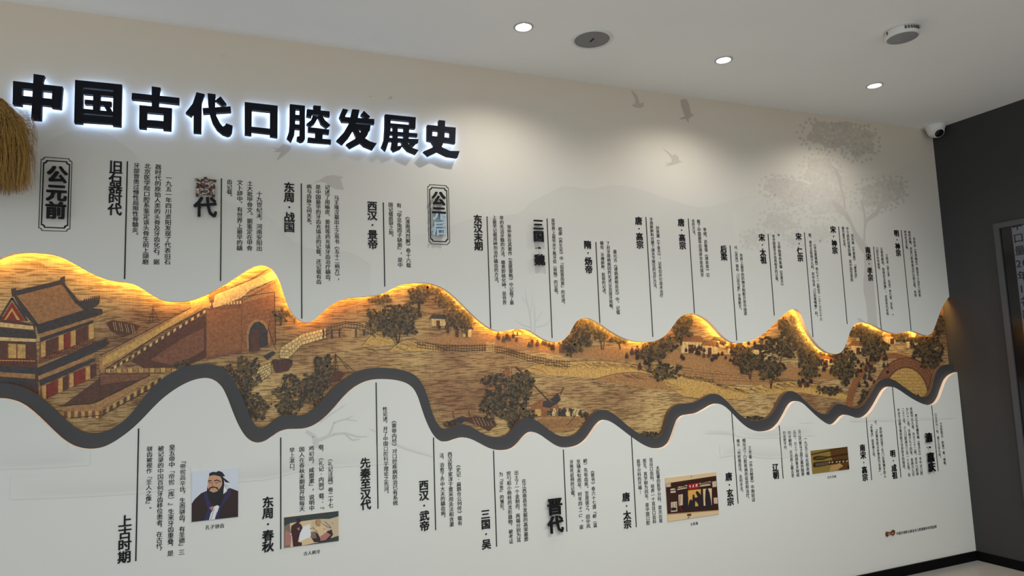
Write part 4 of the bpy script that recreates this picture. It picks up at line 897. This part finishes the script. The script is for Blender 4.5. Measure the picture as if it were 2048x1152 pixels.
for q in ([(1110,760),(1080,860),(1100,950)],[(1480,700),(1520,800),(1500,900)],[(1420,800),(1460,900),(1560,940)],[(1070,960),(1150,1000)]): p.line('maroon', g(q), 1.2)
p.done()
g = lambda pts: [(500+x/5.69, 950+y/5.69) for x, y in pts]
p = Pic([(568,1035.5),(677,1021),(677.5,1081),(568,1096.5)], 'wide picture of a standing and a crouching painted man', 'cream', '古人刷牙', ((606.7,1108),(640.8,1102),0.018))
p.poly('grey', g([(388,580),(450,540),(470,720),(460,820),(388,830)])); p.poly('pink', g([(400,640),(470,650),(460,800),(400,800)])); p.poly('white', g([(560,600),(680,560),(700,700),(560,760)])); p.poly('lt', g([(700,520),(1000,480),(1000,700),(720,720)]))
p.poly('dgreen', g([(388,485),(1008,405),(1008,470),(900,500),(780,500),(560,530),(470,545),(388,580)])); p.poly('dgreen', g([(600,810),(760,770),(930,715),(1010,690),(1010,750),(600,812)]))
p.poly('maroon', g([(470,580),(530,540),(580,560),(600,600),(570,660),(545,760),(590,770),(590,810),(490,820),(480,700),(465,640)])); p.poly('maroon', g([(525,490),(570,490),(585,520),(560,550),(530,545)])); p.poly('skin', g([(545,605),(560,600),(565,625),(548,628)]))
p.poly('tan', g([(760,500),(800,500),(812,540),(790,580),(758,570),(745,535)])); p.line('line', g([(760,505),(745,540),(765,575),(795,580)]), .9); p.poly('cream', g([(730,600),(800,580),(850,560),(870,620),(860,680),(780,690),(720,650)])); p.line('line', g([(680,615),(720,600),(760,640),(780,690)]), .9); p.line('line', g([(830,560),(880,590),(920,600)]), .9); p.line('line', g([(850,530),(900,575),(925,605)]), .9)
p.poly('maroon', g([(700,660),(740,640),(780,680),(800,720),(880,640),(930,620),(945,680),(900,740),(820,760),(730,765),(690,700)])); p.poly('pink', g([(800,700),(870,650),(920,680),(860,740),(800,750)])); p.poly('grey', g([(690,650),(740,645),(760,720),(700,720)]))
for i in range(12): x = 400+rnd.random()*590; y = 560+rnd.random()*180-(x-400)*.1; p.poly(rnd.choice(['tan','white','pink','lt','grey']), g([(x,y),(x+14,y-3),(x+16,y+9),(x+3,y+14)]))
p.done()
g = lambda pts: [(1230+x/6.82, 890+y/6.82) for x, y in pts]
p = Pic([(1330,956.3),(1432,944),(1438,1027.8),(1335.9,1044)], 'picture of dark robed figures inside a red-signed timber hall', 'cream', '太医署', ((1380.3,1048.6),(1396,1046),0.017))
p.poly('wood', g([(690,525),(1380,420),(1415,890),(715,940)])); p.poly('lt', g([(690,525),(760,500),(760,570),(700,575)])); p.poly('tan', g([(715,940),(1415,885),(1418,895),(715,955)]))
for q, c in (([(755,600),(825,585),(828,650),(758,655)],'lt'),([(850,570),(985,545),(985,590),(850,615)],'lt'),([(1150,520),(1305,495),(1305,550),(1150,570)],'lt'),([(1325,500),(1380,490),(1385,570),(1330,575)],'lt'),
             ([(762,780),(845,770),(850,905),(765,915)],'lt'),([(865,680),(925,670),(925,820),(870,830)],'lt'),([(995,620),(1170,600),(1170,830),(1000,845)],'gold'),([(1200,600),(1320,590),(1320,820),(1210,830)],'cream'),([(1345,720),(1395,715),(1400,800),(1350,800)],'lt'),([(700,660),(745,655),(750,900),(715,905)],'maroon')): p.poly(c, g(q))
for q in ([(745,600),(785,575),(830,600)],[(840,600),(870,560),(960,560),(990,580)],[(1150,560),(1180,520),(1290,510),(1310,550)],[(755,625),(830,615)],[(850,592),(985,570)],[(1150,545),(1305,520)]): p.line('wood', g(q), 2)
for i in range(30): x = 700+i*22.5; p.line('brown', g([(x,520-i*3.4),(x+8,545-i*3.4)]), .9)
p.poly('red', g([(995,535),(1145,510),(1145,590),(998,612)])); p.line('white', g([(1020,545),(1028,585)]), 1.2); p.line('white', g([(1012,565),(1036,560)]), 1.2); p.line('white', g([(1060,545),(1075,575)]), 1.4); p.line('white', g([(1080,540),(1056,580)]), 1.2); p.line('white', g([(1105,535),(1125,570)]), 1.4); p.line('white', g([(1118,530),(1100,572)]), 1.2); p.line('white', g([(1098,545),(1130,540)]), 1.2)
for q in ([(940,640),(960,625),(985,650),(1000,720),(1000,890),(925,900),(930,720)],[(1000,830),(1010,790),(1020,750),(1045,740),(1055,770),(1060,680),(1080,675),(1090,720),(1130,710),(1100,650),(1115,625),(1140,640),(1170,680),(1200,760),(1215,870),(1150,880),(1130,800),(1095,760),(1090,880),(1010,890)],[(1235,620),(1250,590),(1270,600),(1290,650),(1310,760),(1320,870),(1240,875),(1230,750)],[(765,860),(800,850),(840,860),(835,890),(770,895)]): p.poly('sil', g(q))
for x in (790,830): p.line('line', g([(x,790),(x+2,850)]), .9)
p.line('red', g([(890,690),(880,830),(915,900)]), 1.4); p.poly('brown', g([(985,940),(1040,935),(1040,965),(985,970)])); p.line('line', g([(1015,975),(995,1005)]), 1.4); p.poly('line', g([(1038,424),(1048,423),(1048,436),(1038,437)]))
p.done()
g = lambda pts: [(1430+x/6.82, 850+y/6.82) for x, y in pts]
p = Pic([(1622,902),(1695,893.3),(1698.6,938.4),(1625.3,947.5)], 'small ochre picture of two dark ancient toothbrush handles', 'olive', '古代牙刷', ((1654.3,955.5),(1672.2,951.8),0.0165))
p.poly('brown', g([(1560,330),(1808,295),(1832,603),(1700,620),(1600,480)])); p.poly('tan', g([(1580,560),(1700,520),(1750,560),(1640,650),(1560,640)])); p.line('bone', g([(1312,408),(1480,370),(1640,330),(1810,300)]), 2.2); p.line('brown', g([(1312,395),(1500,355),(1640,320)]), 1.5)
p.poly('bone', g([(1335,460),(1345,435),(1400,420),(1490,422),(1540,430),(1700,400),(1812,378),(1815,408),(1700,425),(1540,450),(1480,475),(1380,482),(1340,475)])); [p.line('olive', g([(1370+i*26,465-i*2),(1410+i*26,435-i*2)]), .8) for i in range(5)]
p.poly('bone', g([(1335,560),(1340,520),(1370,505),(1520,490),(1700,470),(1812,460),(1815,490),(1700,520),(1540,548),(1400,575),(1350,578)])); [p.line('lt', g([(1385+i*19,565-i*3),(1380+i*19,525-i*3)]), .8) for i in range(9)]
for x in (1550,1590,1650,1690,1740,1790): p.poly('lt', g([(x,505-(x-1550)*.08),(x+22,500-(x-1550)*.08),(x+18,520-(x-1550)*.08),(x+2,524-(x-1550)*.08)]))
p.poly('line', g([(1800,560),(1832,555),(1832,605),(1815,600)]))
p.done()

# ------------------------------------------------------------------ credit line with bone-shaped emblem
a = W(1792,1066.5); b = W(1873,1052.5)
e = empty('credit_line', ((a.x+b.x)/2, 0, a.z), 'small line of black characters with a brown bone-shaped emblem, bottom right', 'wall text')
txt = '中国牙病防治基金会口腔健康科技馆监制'; mb = MB(); h = (b.x-a.x)/len(txt)
za = (a.z+b.z)/2
for i, ch in enumerate(txt): put(mb, ch, a.x+(i+.5)*h, za-0.5*h*1.15, h*0.98, -0.0014, 0.019, vertical=False)
mb.build('text_line', M_ink, e)
mb = MB(); g = lambda pts: [(1740+x/6.65, 1000+y/6.65) for x, y in pts]
mb.slab([(p.x,p.z) for p in [W(x,y,-0.008) for x,y in g([(218,440),(225,425),(250,425),(275,435),(300,410),(315,398),(332,405),(335,440),(325,465),(300,470),(285,455),(262,460),(245,470),(240,488),(222,485),(217,465)])]], -0.008, -0.0003, 0)
mb.slab([(p.x,p.z) for p in [W(x,y,-0.0088) for x,y in g([(235,445),(255,440),(280,448),(305,430),(318,440),(312,455),(285,448),(255,456),(240,462)])]], -0.0088, -0.0079, 1)
mb.build('emblem', [mat('bronze_brown', (0.10,0.04,0.015), 0.3), mat('bronze_light', (0.5,0.25,0.12), 0.3)], e, label='brown double-lobed emblem')

# ------------------------------------------------------------------ ceiling fixtures
M_trim = mat('trim_grey', (0.42,0.42,0.42), 0.35); M_refl = mat('reflector', (0.9,0.9,0.92), 0.35, metal=1.0)
M_lens = mat('lamp_lens', (1,1,1), 0.3, emit=(1.0,0.98,0.95), strength=130.0)
names = ['left of the round ceiling speaker', 'in the middle of the row', 'nearest the dark wall']
for k, (x, y) in enumerate(DOWNLIGHTS):
    e = empty('downlight', (x, y, H), 'small recessed ceiling downlight, '+names[k], 'ceiling light', 'recessed downlights')
    m = MB(); m.lathe((x,y,H), [(0.036,-0.0008),(0.0385,-0.004),(0.046,-0.003),(0.0475,-0.0002)]); m.build('trim_ring', M_trim, e, smooth=True)
    m = MB(); m.lathe((x,y,H), [(0.037,0.0),(0.034,0.012),(0.026,0.03),(0.022,0.034)]); m.build('reflector', M_refl, e, smooth=True)
    m = MB()
    m.lathe((x,y,H), [(0.0,0.033),(0.023,0.033)])
    for q in range(6):
        m.lathe((x+0.015*math.cos(q*1.047), y+0.015*math.sin(q*1.047), H), [(0.0,0.022),(0.005,0.024),(0.006,0.033)], n=10)
    m.build('lens', M_lens, e)
    s = spot(x, y, H-0.006, SPOT_POWER, 71, 0.80, SPOT_COLOR)

c = (1.644, -0.477)
e = empty('ceiling_speaker', (*c, H), 'round flush ceiling speaker with grey grille and small slot', 'speaker')
m = MB(); m.lathe((*c,H), [(0.086,-0.006),(0.090,-0.008),(0.100,-0.006),(0.102,-0.0002)], n=56); m.build('rim', M_white, e, smooth=True)
m = MB(); m.lathe((*c,H), [(0.0,-0.0060),(0.087,-0.0055)], n=56); m.build('grille', mat('grille_grey', (0.23,0.23,0.24), 0.6, bump=0.6, bscale=900), e)
m = MB(); m.box((c[0]-0.0035,c[1]-0.017,H-0.0085),(c[0]+0.0035,c[1]+0.017,H-0.0055)); o = m.build('badge', M_black, e)

c = (3.063, -1.045); hh = 0.035
e = empty('smoke_detector', (*c, H), 'round white surface-mounted ceiling sensor with slotted rim', 'smoke detector')
m = MB(); m.lathe((*c,H), [(0.080,-0.0002),(0.082,-0.006),(0.078,-0.008)], n=56); m.build('base_plate', M_white, e, smooth=True)
m = MB(); m.lathe((*c,H), [(0.076,-0.008),(0.078,-0.034),(0.072,-0.042),(0.068,-0.043)], n=56); m.build('housing', M_white, e, smooth=True)
m = MB(); m.lathe((*c,H), [(0.0,-0.046),(0.05,-0.0455),(0.068,-0.0425)], n=56); m.build('face', mat('sensor_face', (0.26,0.26,0.28), 0.4), e, smooth=True)
M_slot = mat('slot_dark', (0.10,0.085,0.06), 0.8)
for d in (-197,-130,-120,-110,-101,-92,-84,-77):
    t = math.radians(d); m = MB(); n = Vector((math.cos(t),math.sin(t),0)); tt = Vector((-n.y,n.x,0)); cc = Vector((*c,H-0.021))
    w = 0.0045
    p1 = cc+n*0.0772; m.face([p1-tt*w+Vector((0,0,-.008)), p1+tt*w+Vector((0,0,-.008)), p1+tt*w+Vector((0,0,.008)), p1-tt*w+Vector((0,0,.008))])
    p2 = p1+n*0.0015; m.face([p2-tt*w+Vector((0,0,-.008)), p2+tt*w+Vector((0,0,-.008)), p2+tt*w+Vector((0,0,.008)), p2-tt*w+Vector((0,0,.008))])
    m.build('vent_slot', M_slot, e)

c = Vector((4.632, -0.082, H))
e = empty('security_camera', c, 'white dome security camera with black eye in the ceiling corner', 'security camera')
m = MB(); m.lathe(c, [(0.062,-0.0004),(0.064,-0.010),(0.062,-0.022),(0.056,-0.030)], n=48); m.build('base', M_white, e, smooth=True)
m = MB(); m.lathe(c, [(0.056*math.cos(t*math.pi/24), -0.030-0.056*math.sin(t*math.pi/24)) for t in range(0,13)], n=48); m.build('eyeball_shell', M_white, e, smooth=True)
ax = (CAM - c); ax.z -= 0.3; ax = Vector((-0.28,-0.62,-0.62)).normalized()
m = MB(); cc = c+Vector((0,0,-0.032)); m.lathe(cc, [(0.029,0.040),(0.029,0.056),(0.025,0.0585),(0.0,0.0600)], n=36, axis=ax); m.build('lens_window', mat('lens_black', (0.006,0.006,0.008), 0.12), e, smooth=True)
m = MB(); m.lathe(cc, [(0.040,0.038),(0.036,0.050),(0.0295,0.053)], n=36, axis=ax); m.build('lens_collar', M_white, e, smooth=True)

# ------------------------------------------------------------------ display screen on the dark wall
yl, zt, zb, yr = -0.365, 2.235, 0.42, -1.40
e = empty('display_screen', (X0, (yl+yr)/2, zb), 'tall framed display with dark margin and text on the dark wall', 'screen')
m = MB(); t = 0.035
def boxyz(m, y0, y1, z0, z1, d0, d1, mi=0): m.box((X0-d1, min(y0,y1), z0), (X0-d0, max(y0,y1), z1), mi)
boxyz(m, yl, yl-t, zb, zt, 0.0005, 0.03); boxyz(m, yr, yr+t, zb, zt, 0.0005, 0.03); boxyz(m, yl-t, yr+t, zt-t, zt, 0.0005, 0.03); boxyz(m, yl-t, yr+t, zb, zb+t, 0.0005, 0.03)
m.build('bezel', mat('gunmetal_bezel', (0.055,0.058,0.065), 0.35), e)
m = MB(); boxyz(m, yl-t, yr+t, zb+t, zt-t, 0.0005, 0.018); m.build('glass_panel', mat('black_glass', (0.004,0.004,0.005), 0.15), e)
m = MB(); boxyz(m, yl-t-0.072, yr+t+0.072, zb+0.3, zt-t-0.004, 0.018, 0.0185); m.build('lit_page', mat('page_light', (0.02,0.02,0.022), 0.4, emit=(0.75,0.82,0.95), strength=0.06), e)
m = MB(); rows = ['中','口腔','量、','20','年，','13','名','部']
for i, r in enumerate(rows):
    zc = 2.1995-i*0.0815; s = 0.066; yc = yl-t-0.074
    for ch in r:
        wdt = 0.58 if ch.isdigit() else 1.0
        vs, fs, es = glyph(ch, 0.0)
        for k, (oy, oz) in enumerate(((0,0),(0.0014,0.0008),(-0.0014,-0.0008))):
            n = len(m.v)
            m.v += [Vector((X0-0.0190-k*0.0001, yc-a_*s+oy, zc-s/2+b_*s+oz)) for a_, b_ in vs]; m.al += [1.0]*len(vs)
            for f in fs: m.f.append([n+q for q in f]); m.mi.append(0)
        yc -= s*wdt
m.build('page_text', mat('page_ink', (0.003,0.003,0.006), 0.5), e)

# ------------------------------------------------------------------ straw bundle
YS = -0.20
ctr = W(-34, 205, YS); top = W(-20, 186, YS); right = W(64, 330, YS); bot = W(10, 377, YS)
rad = right.x-ctr.x
e = empty('straw_bundle', (ctr.x, YS, bot.z), 'golden dried straw bundle hanging at the left edge before the first title character', 'straw bundle')
mats = [mat('straw_'+str(i), srgb(*c), 0.7) for i, c in enumerate([(176,138,66),(148,110,48),(196,160,90),(112,80,34)])]
for i, mm in enumerate(mats): mm.name = ['straw_gold','straw_brown','straw_pale','straw_dark'][i]  # stem tones, picked at random for each strand
m = MB(); rs = random.Random(3)
def strand(m, pts, w, mi):
    prev = None
    for i in range(len(pts)):
        d = (pts[min(i+1,len(pts)-1)]-pts[max(i-1,0)]).normalized()
        a_ = d.cross(Vector((0,1,0.3))).normalized(); b_ = d.cross(a_); r = w*(1-0.75*i/(len(pts)-1))
        ring = [pts[i]+(a_*math.cos(q*2.094)+b_*math.sin(q*2.094))*r for q in range(3)]
        if prev:
            for q in range(3): m.face([prev[q],prev[(q+1) % 3],ring[(q+1) % 3],ring[q]], mi)
        prev = ring
for i in range(5200):
    t = rs.random()*6.283; f = math.sqrt(rs.random()); lay = 0.35+0.65*f
    rr = rad*lay*(0.93+0.12*rs.random()); dx, dy = math.cos(t), math.sin(t)
    zt_ = top.z-0.01-0.05*rs.random()*f; start = Vector((ctr.x+dx*rad*0.30*rs.random(), YS+dy*rad*0.25*rs.random(), zt_))
    L = rs.random(); zend = bot.z+ (top.z-bot.z)*(0.75*L*L) - 0.015*rs.random() + 0.05*max(0,lay-0.75)
    endr = rr*(0.92+0.12*rs.random())
    p1 = Vector((ctr.x+dx*rr*0.60, YS+dy*rr*0.5, top.z-0.02-0.05*lay*rs.random()))
    p2 = Vector((ctr.x+dx*rr*1.0, YS+dy*rr*0.85, top.z-0.11-0.05*rs.random()))
    p3 = Vector((ctr.x+dx*endr+0.012*(rs.random()-.5), YS+dy*endr*0.85+0.012*(rs.random()-.5), zend))
    pts = []
    for k in range(7):
        u = k/6; pts.append(start*(1-u)**3+p1*3*u*(1-u)**2+p2*3*u*u*(1-u)+p3*u**3+Vector((rs.random()-.5,rs.random()-.5,rs.random()-.5))*(0.004+0.016*u))
    strand(m, pts, 0.0009+0.0008*rs.random(), rs.choice([0,0,0,1,1,2,3]))
for i in range(150):       # stray wisps
    t = (rs.random()-.5)*2.4; dx, dy = math.cos(t), math.sin(t)
    h0 = top.z-0.07-rs.random()*0.16; p0 = Vector((ctr.x+dx*rad*0.85, YS+dy*rad*0.7, h0)); p3 = p0+Vector((0.015+0.03*rs.random(), 0.02*(rs.random()-.5), -0.03-0.09*rs.random())); p1 = p0+Vector((0.02,0,0.004))
    strand(m, [p0, (p0+p1)/2, p1, (p1+p3)/2+Vector((0.006,0,0.006)), p3], 0.0007, rs.choice([0,1,3]))
m.build('straw_stems', mats, e, kind='stuff')
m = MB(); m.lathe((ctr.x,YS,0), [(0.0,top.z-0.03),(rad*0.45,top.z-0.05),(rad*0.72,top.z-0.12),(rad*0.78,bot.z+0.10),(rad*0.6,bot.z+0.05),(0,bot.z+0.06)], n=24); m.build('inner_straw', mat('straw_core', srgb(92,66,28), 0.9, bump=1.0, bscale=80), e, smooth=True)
m = MB(); m.lathe((ctr.x-0.02,YS,0), [(0.02,top.z-0.04),(0.028,top.z-0.02),(0.026,top.z+0.03),(0.018,top.z+0.05)], n=16); m.build('binding', mat('binding_twine', srgb(150,112,58), 0.8), e, smooth=True)
m = MB(); m.box((ctr.x-0.0215,YS-0.0015,top.z+0.04),(ctr.x-0.0185,YS+0.0015,H)); m.build('hanging_wire', M_trim, e)
